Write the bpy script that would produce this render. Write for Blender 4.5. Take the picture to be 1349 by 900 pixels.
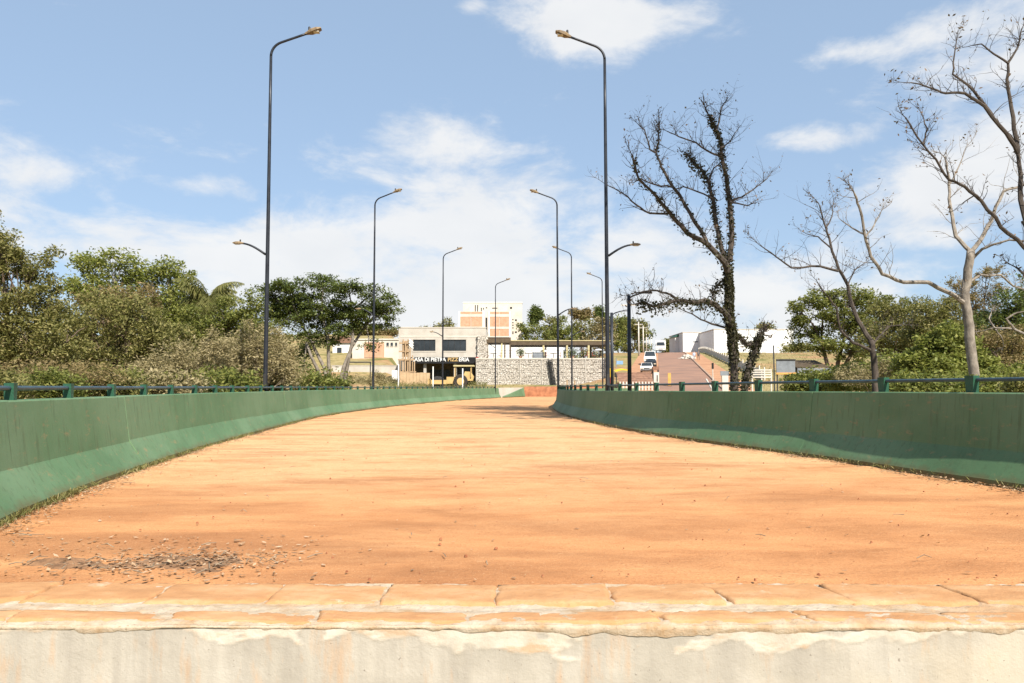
import bpy, math, random
import numpy as np
from mathutils import Vector, Matrix

for o in list(bpy.data.objects):
    bpy.data.objects.remove(o)
scene = bpy.context.scene
col = scene.collection
R = math.radians
random.seed(7)
rng = np.random.default_rng(7)

# ------------------------------------------------------------------ camera
FPX, CX, CY, EYE = 1010.0, 674.5, 450.0, 1.0
PITCH = math.atan(60.0 / FPX)
cam_d = bpy.data.cameras.new('camera')
cam_d.sensor_width = 36.0
cam_d.lens = FPX / 1349.0 * 36.0
cam_d.clip_start = 0.05
cam_d.clip_end = 9000.0
cam = bpy.data.objects.new('camera', cam_d)
cam.location = (0, 0, EYE)
cam.rotation_euler = (R(90) + PITCH, 0, 0)
col.objects.link(cam)
scene.camera = cam

# ------------------------------------------------------------------ light
SUN = Vector((0.31, -0.64, 0.70)).normalized()      # towards the sun: high, behind and right of the camera
SUN_EL = math.asin(SUN.z)
SUN_ROT = math.atan2(SUN.x, SUN.y)
scene.view_settings.view_transform = 'Standard'
scene.view_settings.look = 'None'
scene.view_settings.gamma = 1.0
scene.view_settings.use_curve_mapping = False
scene.view_settings.exposure = 0.92
sun_d = bpy.data.lights.new('sun', 'SUN')
sun_d.energy = 4.9
sun_d.angle = R(0.53)
sun_d.color = (1.0, 0.93, 0.82)
sun = bpy.data.objects.new('sun', sun_d)
sun.rotation_euler = SUN.to_track_quat('Z', 'Y').to_euler()
sun.location = (20, -30, 40)
col.objects.link(sun)

world = bpy.data.worlds.new('World')
scene.world = world
world.use_nodes = True
SKY_STRENGTH = 0.077


def px_dir(px, py):
    u = (px - CX) / FPX
    v = (CY - py) / FPX
    c, s = math.cos(PITCH), math.sin(PITCH)
    return Vector((u, c - v * s, s + v * c))


def px_azel(px, py):
    d = px_dir(px, py).normalized()
    return math.atan2(d.x, d.y), math.asin(d.z)


def build_world():
    nt = world.node_tree
    nt.nodes.clear()
    N, L = nt.nodes, nt.links

    def math_(op, a, b=None, c=None, clamp=False):
        n = N.new('ShaderNodeMath')
        n.operation = op
        n.use_clamp = clamp
        for i, v in enumerate((a, b, c)):
            if v is None:
                continue
            if isinstance(v, (int, float)):
                n.inputs[i].default_value = v
            else:
                L.new(v, n.inputs[i])
        return n.outputs[0]
    out = N.new('ShaderNodeOutputWorld')
    bg = N.new('ShaderNodeBackground')
    bg.inputs['Strength'].default_value = SKY_STRENGTH
    sky = N.new('ShaderNodeTexSky')
    sky.sky_type = 'NISHITA'
    sky.sun_disc = False
    sky.sun_elevation = SUN_EL
    sky.sun_rotation = SUN_ROT
    sky.altitude = 500
    sky.air_density = 1.0
    sky.dust_density = 1.6
    sky.ozone_density = 1.2
    tc = N.new('ShaderNodeTexCoord')
    sep = N.new('ShaderNodeSeparateXYZ')
    L.new(tc.outputs['Generated'], sep.inputs[0])
    x, y, z = sep.outputs
    az = math_('ARCTAN2', x, y)
    el = math_('ARCSINE', z)
    # stretched direction vector for the cloud noise
    mp = N.new('ShaderNodeMapping')
    mp.inputs['Scale'].default_value = (1.0, 1.0, 2.1)
    L.new(tc.outputs['Generated'], mp.inputs['Vector'])
    n1 = N.new('ShaderNodeTexNoise')
    n1.inputs['Scale'].default_value = 7.5
    n1.inputs['Detail'].default_value = 9.0
    n1.inputs['Roughness'].default_value = 0.63
    n1.inputs['Distortion'].default_value = 0.25
    L.new(mp.outputs[0], n1.inputs['Vector'])
    n2 = N.new('ShaderNodeTexNoise')
    n2.inputs['Scale'].default_value = 2.2
    n2.inputs['Detail'].default_value = 2.0
    L.new(mp.outputs[0], n2.inputs['Vector'])
    # real cloud masses: pixel centre, half sizes in px, weight
    blobs = [(790, 30, 120, 42, .50), (800, 12, 95, 26, .20), (622, 8, 22, 14, .30), (1345, 60, 130, 60, .44), (1240, 40, 55, 36, .34),
             (1120, 68, 60, 15, .32), (1080, 184, 60, 17, .34), (1270, 235, 120, 40, .42), (1345, 200, 80, 80, .42), (1230, 312, 70, 16, .30),
             (40, 225, 110, 40, .40), (260, 248, 80, 17, .30), (520, 230, 95, 45, .28), (580, 195, 110, 45, .34), (640, 290, 170, 90, .46),
             (330, 330, 170, 45, .42), (600, 390, 380, 85, .46), (60, 300, 200, 50, .32), (960, 390, 230, 60, .36), (800, 330, 120, 60, .32)]
    cov = None
    for (bx_, by_, rx, ry, w) in blobs:
        a, e = px_azel(bx_, by_)
        t = math_('MULTIPLY', math_('SUBTRACT', az, a), FPX / rx)
        s = math_('MULTIPLY', math_('SUBTRACT', el, e), FPX / ry)
        q = math_('ADD', math_('MULTIPLY', t, t), math_('MULTIPLY', s, s))
        g = math_('MULTIPLY', math_('EXPONENT', math_('MULTIPLY', q, -0.8)), w)
        cov = g if cov is None else math_('MAXIMUM', cov, g)
    # thickening towards the horizon all the way round
    hz = math_('MULTIPLY', math_('EXPONENT', math_('MULTIPLY', math_('ABSOLUTE', el), -8.5)), 0.22)
    tot = math_('ADD', math_('ADD', n1.outputs['Fac'], cov), hz)
    tot = math_('ADD', tot, math_('MULTIPLY', math_('SUBTRACT', n2.outputs['Fac'], 0.5), 0.18))
    mr = N.new('ShaderNodeMapRange')
    mr.interpolation_type = 'SMOOTHSTEP'
    mr.inputs['From Min'].default_value = 0.63
    mr.inputs['From Max'].default_value = 0.95
    L.new(tot, mr.inputs['Value'])
    dens = math_('MULTIPLY', mr.outputs[0], 0.92)
    # cloud colour, greyer in its thin and low parts
    cr = N.new('ShaderNodeMixRGB')
    cr.inputs[1].default_value = (5.6, 5.75, 5.95, 1)
    cr.inputs[2].default_value = (6.9, 6.85, 6.75, 1)
    n3 = N.new('ShaderNodeTexNoise')
    n3.inputs['Scale'].default_value = 9.0
    n3.inputs['Detail'].default_value = 4.0
    L.new(mp.outputs[0], n3.inputs['Vector'])
    L.new(n3.outputs['Fac'], cr.inputs[0])
    # thin high veil that pales the blue
    veil = N.new('ShaderNodeMixRGB')
    veil.inputs[0].default_value = 0.55
    L.new(sky.outputs[0], veil.inputs[1])
    veil.inputs[2].default_value = (3.5, 4.75, 6.4, 1)
    mix = N.new('ShaderNodeMixRGB')
    L.new(dens, mix.inputs[0])
    L.new(veil.outputs[0], mix.inputs[1])
    L.new(cr.outputs[0], mix.inputs[2])
    L.new(mix.outputs[0], bg.inputs['Color'])
    L.new(bg.outputs[0], out.inputs['Surface'])


build_world()


# ------------------------------------------------------------------ helpers
def P(px, py, d):
    v = px_dir(px, py)
    return Vector((v.x * d / v.y, d, EYE + v.z * d / v.y))


def G(px, py, z=0.0):
    v = px_dir(px, py)
    t = (z - EYE) / v.z
    return Vector((v.x * t, v.y * t, z))


def sstep(a, b, v):
    t = np.clip((np.asarray(v, float) - a) / (b - a), 0, 1)
    return t * t * (3 - 2 * t)


def splus(v, k=6.0):
    v = np.asarray(v, float)
    return np.where(v > 8 * k, v, k * np.log1p(np.exp(np.minimum(v, 8 * k) / k)))


ORIG = {}


def tag(o, label=None, cat=None, group=None, kind=None):
    if label: o['label'] = label
    if cat: o['category'] = cat
    if group: o['group'] = group
    if kind: o['kind'] = kind
    return o


def thing(name, loc, label, cat, group=None):
    o = bpy.data.objects.new(name, None)
    o.empty_display_size = 0.2
    o.location = loc
    col.objects.link(o)
    ORIG[o.name] = Vector(loc)
    return tag(o, label, cat, group)


def link(name, me, m, parent=None, loc=None, rotz=0.0):
    o = bpy.data.objects.new(name, me)
    if m is not None and not me.materials:
        me.materials.append(m)
    col.objects.link(o)
    if parent is not None:
        o.parent = parent
        ORIG[o.name] = ORIG[parent.name]
    if loc is not None:
        o.location = loc
        o.rotation_euler.z = rotz
    return o


class MB:
    """collects faces; verts are given in world space"""
    def __init__(s):
        s.v, s.f = [], []

    def poly(s, pts):
        n = len(s.v)
        s.v += [tuple(p) for p in pts]
        s.f.append(tuple(range(n, n + len(pts))))
        return s

    def box(s, c, size, rz=0.0, top=(1, 1), shift=(0, 0), jit=0.0):
        n = len(s.v)
        hx, hy, hz = size[0] / 2, size[1] / 2, size[2] / 2
        ca, sa = math.cos(rz), math.sin(rz)
        for k, (sx, sy, sz) in enumerate([(-1, -1, -1), (1, -1, -1), (1, 1, -1), (-1, 1, -1), (-1, -1, 1), (1, -1, 1), (1, 1, 1), (-1, 1, 1)]):
            x, y, z = sx * hx, sy * hy, sz * hz
            if sz > 0:
                x, y = x * top[0] + shift[0], y * top[1] + shift[1]
            if jit:
                x += random.uniform(-jit, jit); y += random.uniform(-jit, jit); z += random.uniform(-jit, jit)
            s.v.append((c[0] + x * ca - y * sa, c[1] + x * sa + y * ca, c[2] + z))
        for q in [(0, 3, 2, 1), (4, 5, 6, 7), (0, 1, 5, 4), (1, 2, 6, 5), (2, 3, 7, 6), (3, 0, 4, 7)]:
            s.f.append(tuple(n + i for i in q))
        return s

    def bx(s, x0, x1, y0, y1, z0, z1):
        return s.box(((x0 + x1) / 2, (y0 + y1) / 2, (z0 + z1) / 2), (x1 - x0, y1 - y0, z1 - z0))

    def tube(s, pts, rads, n=6, cap=True):
        pts = [Vector(p) for p in pts]
        if isinstance(rads, (int, float)):
            rads = [rads] * len(pts)
        base = len(s.v)
        up = None
        for i, p in enumerate(pts):
            t = (pts[min(i + 1, len(pts) - 1)] - pts[max(i - 1, 0)])
            if t.length < 1e-9:
                t = Vector((0, 0, 1))
            t.normalize()
            if up is None:
                a = Vector((0, 0, 1)) if abs(t.z) < 0.9 else Vector((1, 0, 0))
                up = (a - t * a.dot(t)).normalized()
            else:
                up = up - t * up.dot(t)
                up = up.normalized() if up.length > 1e-6 else t.orthogonal().normalized()
            w = t.cross(up)
            for k in range(n):
                a = 2 * math.pi * k / n
                s.v.append(tuple(p + (up * math.cos(a) + w * math.sin(a)) * rads[i]))
        for i in range(len(pts) - 1):
            for k in range(n):
                a, b = base + i * n + k, base + i * n + (k + 1) % n
                s.f.append((a, b, b + n, a + n))
        if cap:
            s.f.append(tuple(base + k for k in reversed(range(n))))
            e = base + (len(pts) - 1) * n
            s.f.append(tuple(e + k for k in range(n)))
        return s

    def lathe(s, c, prof, n=12, axis='z'):
        base = len(s.v)
        for (r, h) in prof:
            for k in range(n):
                a = 2 * math.pi * k / n
                if axis == 'z':
                    s.v.append((c[0] + r * math.cos(a), c[1] + r * math.sin(a), c[2] + h))
                else:
                    s.v.append((c[0] + h, c[1] + r * math.cos(a), c[2] + r * math.sin(a)))
        for i in range(len(prof) - 1):
            for k in range(n):
                a, b = base + i * n + k, base + i * n + (k + 1) % n
                s.f.append((a, b, b + n, a + n))
        s.f.append(tuple(base + k for k in reversed(range(n))))
        e = base + (len(prof) - 1) * n
        s.f.append(tuple(e + k for k in range(n)))
        return s

    def prism(s, prof, axis, a0, a1):
        """prof: list of 2D points; axis 'x': prof=(y,z); 'y': prof=(x,z)"""
        n = len(prof)
        b = len(s.v)
        for a in (a0, a1):
            for (p, q) in prof:
                s.v.append((a, p, q) if axis == 'x' else (p, a, q))
        for i in range(n):
            j = (i + 1) % n
            s.f.append((b + i, b + j, b + n + j, b + n + i))
        s.f.append(tuple(b + i for i in reversed(range(n))))
        s.f.append(tuple(b + n + i for i in range(n)))
        return s

    def mesh(s, name, off=None, smooth=False):
        me = bpy.data.meshes.new(name)
        if off is not None:
            vs = [(a - off[0], b - off[1], c - off[2]) for (a, b, c) in s.v]
        else:
            vs = s.v
        me.from_pydata(vs, [], s.f)
        if smooth:
            me.polygons.foreach_set('use_smooth', [True] * len(me.polygons))
        me.update()
        return me

    def build(s, name, m, parent=None, smooth=False):
        off = ORIG[parent.name] if parent is not None else None
        return link(name, s.mesh(name, off, smooth), m, parent)


def np_mesh(name, verts, quads, smooth=False):
    me = bpy.data.meshes.new(name)
    nv, nf = len(verts), len(quads)
    me.vertices.add(nv)
    me.vertices.foreach_set('co', np.asarray(verts, np.float32).ravel())
    k = quads.shape[1]
    me.loops.add(nf * k)
    me.loops.foreach_set('vertex_index', np.asarray(quads, np.int32).ravel())
    me.polygons.add(nf)
    me.polygons.foreach_set('loop_start', np.arange(0, nf * k, k, dtype=np.int32))
    if smooth:
        me.polygons.foreach_set('use_smooth', np.ones(nf, dtype=bool))
    me.update()
    me.validate()
    return me


def grid_mesh(name, X, Y, Z, smooth=True):
    r, c = X.shape
    v = np.stack([X, Y, Z], -1).reshape(-1, 3)
    i = np.arange(r * c).reshape(r, c)
    q = np.stack([i[:-1, :-1], i[:-1, 1:], i[1:, 1:], i[1:, :-1]], -1).reshape(-1, 4)
    return np_mesh(name, v, q, smooth)


def wob(x, y, seed=0.0):
    """cheap smooth noise -1..1"""
    return (np.sin(x * 1.7 + seed) * np.cos(y * 1.3 - seed * 2.1) + 0.6 * np.sin(x * 3.9 - y * 2.7 + seed * 3) + 0.4 * np.sin(x * 7.3 + y * 8.1 + seed)) / 2.0


def vnoise(x, y, seed=0):
    xi, yi = np.floor(x), np.floor(y)
    fx, fy = x - xi, y - yi
    fx, fy = fx * fx * (3 - 2 * fx), fy * fy * (3 - 2 * fy)
    def h(a, b):
        v = np.sin(a * 127.1 + b * 311.7 + seed * 74.7) * 43758.5453
        return v - np.floor(v)
    return (h(xi, yi) * (1 - fx) + h(xi + 1, yi) * fx) * (1 - fy) + (h(xi, yi + 1) * (1 - fx) + h(xi + 1, yi + 1) * fx) * fy


def fbm(x, y, seed=0, octv=5):
    """fractal noise -1..1"""
    x, y = np.asarray(x, float), np.asarray(y, float)
    s, a, n = 0.0, 1.0, 0.0
    for i in range(octv):
        s = s + a * (vnoise(x * 2 ** i + i * 17.3, y * 2 ** i - i * 9.1, seed + i) * 2 - 1)
        n += a
        a *= .55
    return s / n * 1.6


# ------------------------------------------------------------------ materials
MATS = {}


def nodes(name):
    m = bpy.data.materials.new(name)
    m.use_nodes = True
    nt = m.node_tree
    b = nt.nodes['Principled BSDF']
    b.inputs['Specular IOR Level'].default_value = 0.3
    return m, nt, b


class NB:
    def __init__(s, nt):
        s.nt, s.N, s.L = nt, nt.nodes, nt.links
        s.tc = s.N.new('ShaderNodeTexCoord')

    def co(s, scale=(1, 1, 1), src='Object'):
        mp = s.N.new('ShaderNodeMapping')
        mp.inputs['Scale'].default_value = scale
        s.L.new(s.tc.outputs[src], mp.inputs['Vector'])
        return mp.outputs[0]

    def noise(s, vec, scale, detail=5, rough=0.6, dist=0.0):
        n = s.N.new('ShaderNodeTexNoise')
        n.inputs['Scale'].default_value = scale
        n.inputs['Detail'].default_value = detail
        n.inputs['Roughness'].default_value = rough
        n.inputs['Distortion'].default_value = dist
        s.L.new(vec, n.inputs['Vector'])
        return n.outputs['Fac']

    def ramp(s, fac, stops):
        n = s.N.new('ShaderNodeValToRGB')
        el = n.color_ramp.elements
        while len(el) < len(stops):
            el.new(0.5)
        for e, (p, c) in zip(el, stops):
            e.position = p
            e.color = (*c, 1) if not isinstance(c, (int, float)) else (c, c, c, 1)
        s.L.new(fac, n.inputs[0])
        return n.outputs[0]

    def mix(s, fac, a, b, mode='MIX'):
        n = s.N.new('ShaderNodeMixRGB')
        n.blend_type = mode
        for i, v in enumerate((fac, a, b)):
            if isinstance(v, (int, float)):
                n.inputs[i].default_value = v if i == 0 else (v, v, v, 1)
            elif isinstance(v, tuple):
                n.inputs[i].default_value = (*v, 1)
            else:
                s.L.new(v, n.inputs[i])
        return n.outputs[0]

    def math(s, op, a, b=0.0):
        n = s.N.new('ShaderNodeMath')
        n.operation = op
        for i, v in enumerate((a, b)):
            if isinstance(v, (int, float)):
                n.inputs[i].default_value = v
            else:
                s.L.new(v, n.inputs[i])
        return n.outputs[0]

    def bump(s, h, bsdf, strength=0.3, dist=0.01):
        n = s.N.new('ShaderNodeBump')
        n.inputs['Strength'].default_value = strength
        n.inputs['Distance'].default_value = dist
        s.L.new(h, n.inputs['Height'])
        s.L.new(n.outputs[0], bsdf.inputs['Normal'])


def mat(name, c, c2=None, scale=3.0, rough=0.8, bump=0.0, bscale=None, metal=0.0, stretch=(1, 1, 1), spec=0.3, detail=5, src='Object', lo=.35, hi=.65):
    m, nt, b = nodes(name)
    b.inputs['Roughness'].default_value = rough
    b.inputs['Metallic'].default_value = metal
    b.inputs['Specular IOR Level'].default_value = spec
    nb = NB(nt)
    if c2 is None:
        c2 = tuple(v * 0.78 for v in c)
    v = nb.co(stretch, src)
    f = nb.noise(v, scale, detail)
    colr = nb.ramp(f, [(lo, c2), (hi, c)])
    nt.links.new(colr, b.inputs['Base Color'])
    if bump:
        nb.bump(nb.noise(v, bscale or scale * 6, 4), b, bump, 0.02)
    MATS[name] = m
    return m


def leaf_mat(name, cols, trans=0.35, scale=0.5, rough=0.55):
    """cols: 3 colours dark to light; tone varies leaf by leaf and clump by clump"""
    m, nt, b = nodes(name)
    nb = NB(nt)
    geo = nb.N.new('ShaderNodeNewGeometry')
    n = nb.noise(nb.co(), scale, 3)
    s = nb.math('ADD', nb.math('MULTIPLY', geo.outputs['Random Per Island'], 0.55), nb.math('MULTIPLY', n, 0.5))
    c = nb.ramp(s, [(0.15, cols[0]), (0.5, cols[1]), (0.9, cols[2])])
    nt.links.new(c, b.inputs['Base Color'])
    b.inputs['Roughness'].default_value = rough
    b.inputs['Specular IOR Level'].default_value = 0.25
    tr = nb.N.new('ShaderNodeBsdfTranslucent')
    nt.links.new(nb.mix(0.35, c, (0.30, 0.34, 0.06)), tr.inputs['Color'])
    mx = nb.N.new('ShaderNodeMixShader')
    mx.inputs[0].default_value = trans
    nt.links.new(b.outputs[0], mx.inputs[1])
    nt.links.new(tr.outputs[0], mx.inputs[2])
    nt.links.new(mx.outputs[0], nt.nodes['Material Output'].inputs['Surface'])
    MATS[name] = m
    return m


def mat_dirt():
    m, nt, b = nodes('packed_red_dirt')
    nb = NB(nt)
    b.inputs['Roughness'].default_value = 0.95
    b.inputs['Specular IOR Level'].default_value = 0.1
    v = nb.co()
    vs = nb.co((0.62, 1.25, 1))               # sweeping marks drawn across the deck
    big = nb.noise(nb.co((0.5, 1, 1)), 0.22, 4, 0.55, 0.4)
    mid = nb.noise(vs, 1.1, 10, 0.74, 0.25)
    fine = nb.noise(v, 9.0, 7, 0.75)
    c = nb.ramp(mid, [(0.28, (0.295, 0.131, 0.054)), (0.45, (0.426, 0.200, 0.085)), (0.60, (0.505, 0.256, 0.113)), (0.76, (0.576, 0.333, 0.164))])
    pale = nb.ramp(fine, [(0.32, (0.515, 0.292, 0.142)), (0.68, (0.605, 0.395, 0.222))])
    # worn pale wheel-swept zone farther out: world Y band broken by noise
    sep = nb.N.new('ShaderNodeSeparateXYZ')
    nt.links.new(nb.tc.outputs['Object'], sep.inputs[0])
    yy = nb.math('ADD', sep.outputs[1], nb.math('MULTIPLY', nb.math('SUBTRACT', big, 0.5), 9.0))
    band = nb.ramp(nb.math('DIVIDE', yy, 30.0), [(0.22, 0.0), (0.36, 0.95), (0.80, 0.9), (0.98, 0.55)])
    c = nb.mix(nb.math('MULTIPLY', band, nb.ramp(mid, [(0.34, 0.3), (0.52, 1.0)])), c, pale)
    # darker damp smears
    st = nb.noise(nb.co((0.35, 1.1, 1)), 0.75, 5, 0.62, 0.6)
    c = nb.mix(nb.math('MULTIPLY', nb.ramp(nb.math('ADD', st, nb.ramp(nb.math('DIVIDE', yy, 30.0), [(0.12, 0.11), (0.25, 0.0)])), [(0.52, 0.0), (0.66, 0.72)]), nb.ramp(fine, [(0.3, 1.0), (0.7, 0.55)])), c, (0.269, 0.121, 0.054))
    # dust-pale scratches
    sc = nb.noise(nb.co((1.3, 5.0, 1)), 5.0, 8, 0.75, 0.8)
    c = nb.mix(nb.ramp(sc, [(0.60, 0.0), (0.72, 0.6)]), c, (0.616, 0.387, 0.205))
    c = nb.mix(nb.ramp(nb.noise(v, 60, 3), [(0.52, 0.0), (0.70, 0.55)]), c, (0.262, 0.114, 0.049))
    c = nb.mix(nb.ramp(nb.noise(v, 130, 2), [(0.60, 0.0), (0.72, 0.45)]), c, (0.655, 0.435, 0.249))
    nt.links.new(c, b.inputs['Base Color'])
    c = nb.mix(nb.ramp(nb.noise(nb.co((.8, 1.2, 1)), 16, 6, 0.75), [(0.50, 0.0), (0.68, 0.28)]), c, (0.294, 0.140, 0.066))
    # broken wheel lines that follow the bend of the road
    wv = nb.N.new('ShaderNodeTexWave')
    wv.wave_type = 'BANDS'; wv.bands_direction = 'X'
    wv.inputs['Scale'].default_value = 0.33; wv.inputs['Distortion'].default_value = 5.5; wv.inputs['Detail'].default_value = 4; wv.inputs['Detail Scale'].default_value = 0.35
    nt.links.new(nb.co((1, .22, 1)), wv.inputs['Vector'])
    c = nb.mix(nb.math('MULTIPLY', nb.ramp(wv.outputs['Fac'], [(0.62, 0.0), (0.95, 0.42)]), nb.ramp(fine, [(0.38, 0.1), (0.6, 1.0)])), c, (0.621, 0.416, 0.230))
    h = nb.math('ADD', nb.math('MULTIPLY', mid, 0.7), nb.math('MULTIPLY', nb.noise(v, 35, 6, 0.7), 0.35))
    nb.bump(h, b, 0.75, 0.035)
    return m


def mat_endwall():
    m, nt, b = nodes('stained_pale_concrete')
    nb = NB(nt)
    b.inputs['Roughness'].default_value = 0.9
    v = nb.co()
    c = nb.ramp(nb.noise(v, 2.2, 7, 0.62), [(0.30, (0.295, 0.268, 0.223)), (0.5, (0.371, 0.338, 0.285)), (0.68, (0.425, 0.393, 0.338))])
    streak = nb.noise(nb.co((6, 6, 0.5)), 1.6, 5, 0.6)
    c = nb.mix(nb.ramp(streak, [(0.44, 0.0), (0.68, 0.62)]), c, (0.262, 0.236, 0.201))
    rust = nb.noise(nb.co((4, 4, 0.8)), 2.6, 6, 0.65)
    c = nb.mix(nb.ramp(rust, [(0.56, 0.0), (0.74, 0.5)]), c, (0.437, 0.236, 0.100))
    c = nb.mix(nb.ramp(nb.noise(v, 0.8, 4), [(0.52, 0.0), (0.62, 0.35)]), c, (0.480, 0.411, 0.301))
    c = nb.mix(nb.ramp(nb.noise(v, 45, 3), [(0.66, 0.0), (0.72, 0.7)]), c, (0.140, 0.113, 0.091))
    # whitewash-like lime scum in the plaster lip: attribute from geometry
    at = nb.N.new('ShaderNodeAttribute')
    at.attribute_name = 'plaster'
    pl = nb.ramp(nb.noise(v, 9, 6, 0.65), [(0.35, (0.437, 0.377, 0.299)), (0.62, (0.524, 0.481, 0.408))])
    pl = nb.mix(nb.ramp(nb.noise(nb.co((1, 1, 3)), 4.5, 6, 0.65), [(0.52, 0.0), (0.66, 0.75)]), pl, (0.411, 0.245, 0.119))
    c = nb.mix(at.outputs['Fac'], c, pl)
    nt.links.new(c, b.inputs['Base Color'])
    nb.bump(nb.math('ADD', nb.noise(v, 14, 7, 0.7), nb.math('MULTIPLY', nb.noise(v, 70, 3), 0.4)), b, 0.35, 0.012)
    return m


def mat_block():
    m, nt, b = nodes('dirt_covered_kerb_block')
    nb = NB(nt)
    b.inputs['Roughness'].default_value = 0.95
    v = nb.co()
    oi = nb.N.new('ShaderNodeObjectInfo')
    c = nb.ramp(nb.noise(nb.co((1, 2, 1)), 3.2, 7, 0.66), [(0.28, (0.343, 0.170, 0.072)), (0.50, (0.432, 0.232, 0.105)), (0.74, (0.494, 0.324, 0.185))])
    c = nb.mix(nb.ramp(nb.noise(v, 7, 6, 0.7), [(0.62, 0.0), (0.74, 0.7)]), c, (0.520, 0.433, 0.320))
    c = nb.mix(nb.ramp(nb.noise(v, 55, 4), [(0.60, 0.0), (0.72, 0.6)]), c, (0.270, 0.144, 0.070))
    c = nb.mix(nb.math('MULTIPLY', oi.outputs['Random'], 0.18), c, (0.374, 0.185, 0.080))
    nt.links.new(c, b.inputs['Base Color'])
    nb.bump(nb.noise(v, 22, 8, 0.72), b, 0.6, 0.015)
    return m


def mat_mortar():
    m, nt, b = nodes('crumbling_lime_mortar')
    nb = NB(nt)
    b.inputs['Roughness'].default_value = 0.95
    v = nb.co()
    c = nb.ramp(nb.noise(v, 6, 7, 0.7), [(0.33, (0.370, 0.241, 0.133)), (0.50, (0.435, 0.348, 0.249)), (0.68, (0.481, 0.414, 0.327))])
    c = nb.mix(nb.ramp(nb.noise(v, 2.2, 5, 0.6), [(0.52, 0.0), (0.64, 0.7)]), c, (0.397, 0.223, 0.103))
    c = nb.mix(nb.ramp(nb.noise(v, 40, 4), [(0.62, 0.0), (0.72, 0.7)]), c, (0.204, 0.134, 0.077))
    nt.links.new(c, b.inputs['Base Color'])
    nb.bump(nb.noise(v, 25, 8, 0.75), b, 0.7, 0.02)
    return m


def mat_barrier():
    m, nt, b = nodes('green_painted_concrete')
    nb = NB(nt)
    b.inputs['Roughness'].default_value = 0.62
    b.inputs['Specular IOR Level'].default_value = 0.22
    v = nb.co()
    oi = nb.N.new('ShaderNodeObjectInfo')
    c = nb.ramp(nb.noise(v, 0.9, 6, 0.6), [(0.28, (0.070, 0.137, 0.066)), (0.5, (0.090, 0.174, 0.085)), (0.72, (0.112, 0.204, 0.109))])
    c = nb.mix(nb.math('MULTIPLY', oi.outputs['Random'], 0.22), c, (0.079, 0.145, 0.072))
    streak = nb.noise(nb.co((5, 5, 0.35)), 1.4, 5, 0.6)
    c = nb.mix(nb.ramp(streak, [(0.50, 0.0), (0.75, 0.45)]), c, (0.116, 0.158, 0.082))
    fade = nb.noise(nb.co((1, 1, 1.6)), 0.45, 4, 0.6)
    c = nb.mix(nb.ramp(fade, [(0.44, 0.0), (0.64, 0.65)]), c, (0.138, 0.215, 0.121))
    drip = nb.noise(nb.co((14, 14, 0.5)), 1.2, 4, 0.65)
    c = nb.mix(nb.ramp(drip, [(0.54, 0.0), (0.70, 0.6)]), c, (0.066, 0.100, 0.049))
    dust = nb.noise(nb.co((2, 2, 5)), 2.4, 6, 0.7)
    c = nb.mix(nb.ramp(dust, [(0.58, 0.0), (0.72, 0.55)]), c, (0.286, 0.194, 0.097))
    # paint worn through in small rusty/brown patches
    w = nb.noise(v, 3.1, 6, 0.62)
    c = nb.mix(nb.ramp(w, [(0.71, 0.0), (0.75, 0.75)]), c, (0.242, 0.158, 0.073))
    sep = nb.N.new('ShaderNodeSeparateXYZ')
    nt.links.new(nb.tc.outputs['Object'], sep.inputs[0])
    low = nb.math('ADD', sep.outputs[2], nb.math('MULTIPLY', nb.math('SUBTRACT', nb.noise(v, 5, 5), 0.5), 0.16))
    c = nb.mix(nb.ramp(low, [(0.03, 0.9), (0.13, 0.0)]), c, (0.116, 0.089, 0.039))   # darker brown towards the foot, with a ragged edge
    nt.links.new(c, b.inputs['Base Color'])
    nb.bump(nb.math('ADD', nb.noise(v, 2.5, 5, 0.6), nb.math('MULTIPLY', nb.noise(v, 30, 3), 0.15)), b, 0.22, 0.03)
    return m


def mat_ground():
    m, nt, b = nodes('dry_grass_and_red_soil')
    nb = NB(nt)
    b.inputs['Roughness'].default_value = 1.0
    b.inputs['Specular IOR Level'].default_value = 0.05
    v = nb.co()
    g = nb.ramp(nb.noise(v, 0.9, 6, 0.7), [(0.3, (0.13, 0.125, 0.045)), (0.5, (0.27, 0.215, 0.10)), (0.7, (0.36, 0.29, 0.15))])
    s = nb.ramp(nb.noise(v, 1.5, 5), [(0.35, (0.24, 0.12, 0.06)), (0.65, (0.40, 0.25, 0.14))])
    c = nb.mix(nb.ramp(nb.noise(v, 0.06, 5, 0.6), [(0.50, 0.0), (0.62, 0.85)]), g, s)
    c = nb.mix(nb.ramp(nb.noise(v, 0.14, 4, 0.6), [(0.55, 0.0), (0.64, 0.8)]), c, (0.10, 0.115, 0.035))
    nt.links.new(c, b.inputs['Base Color'])
    nb.bump(nb.noise(v, 3, 6, 0.7), b, 0.6, 0.2)
    return m


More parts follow.
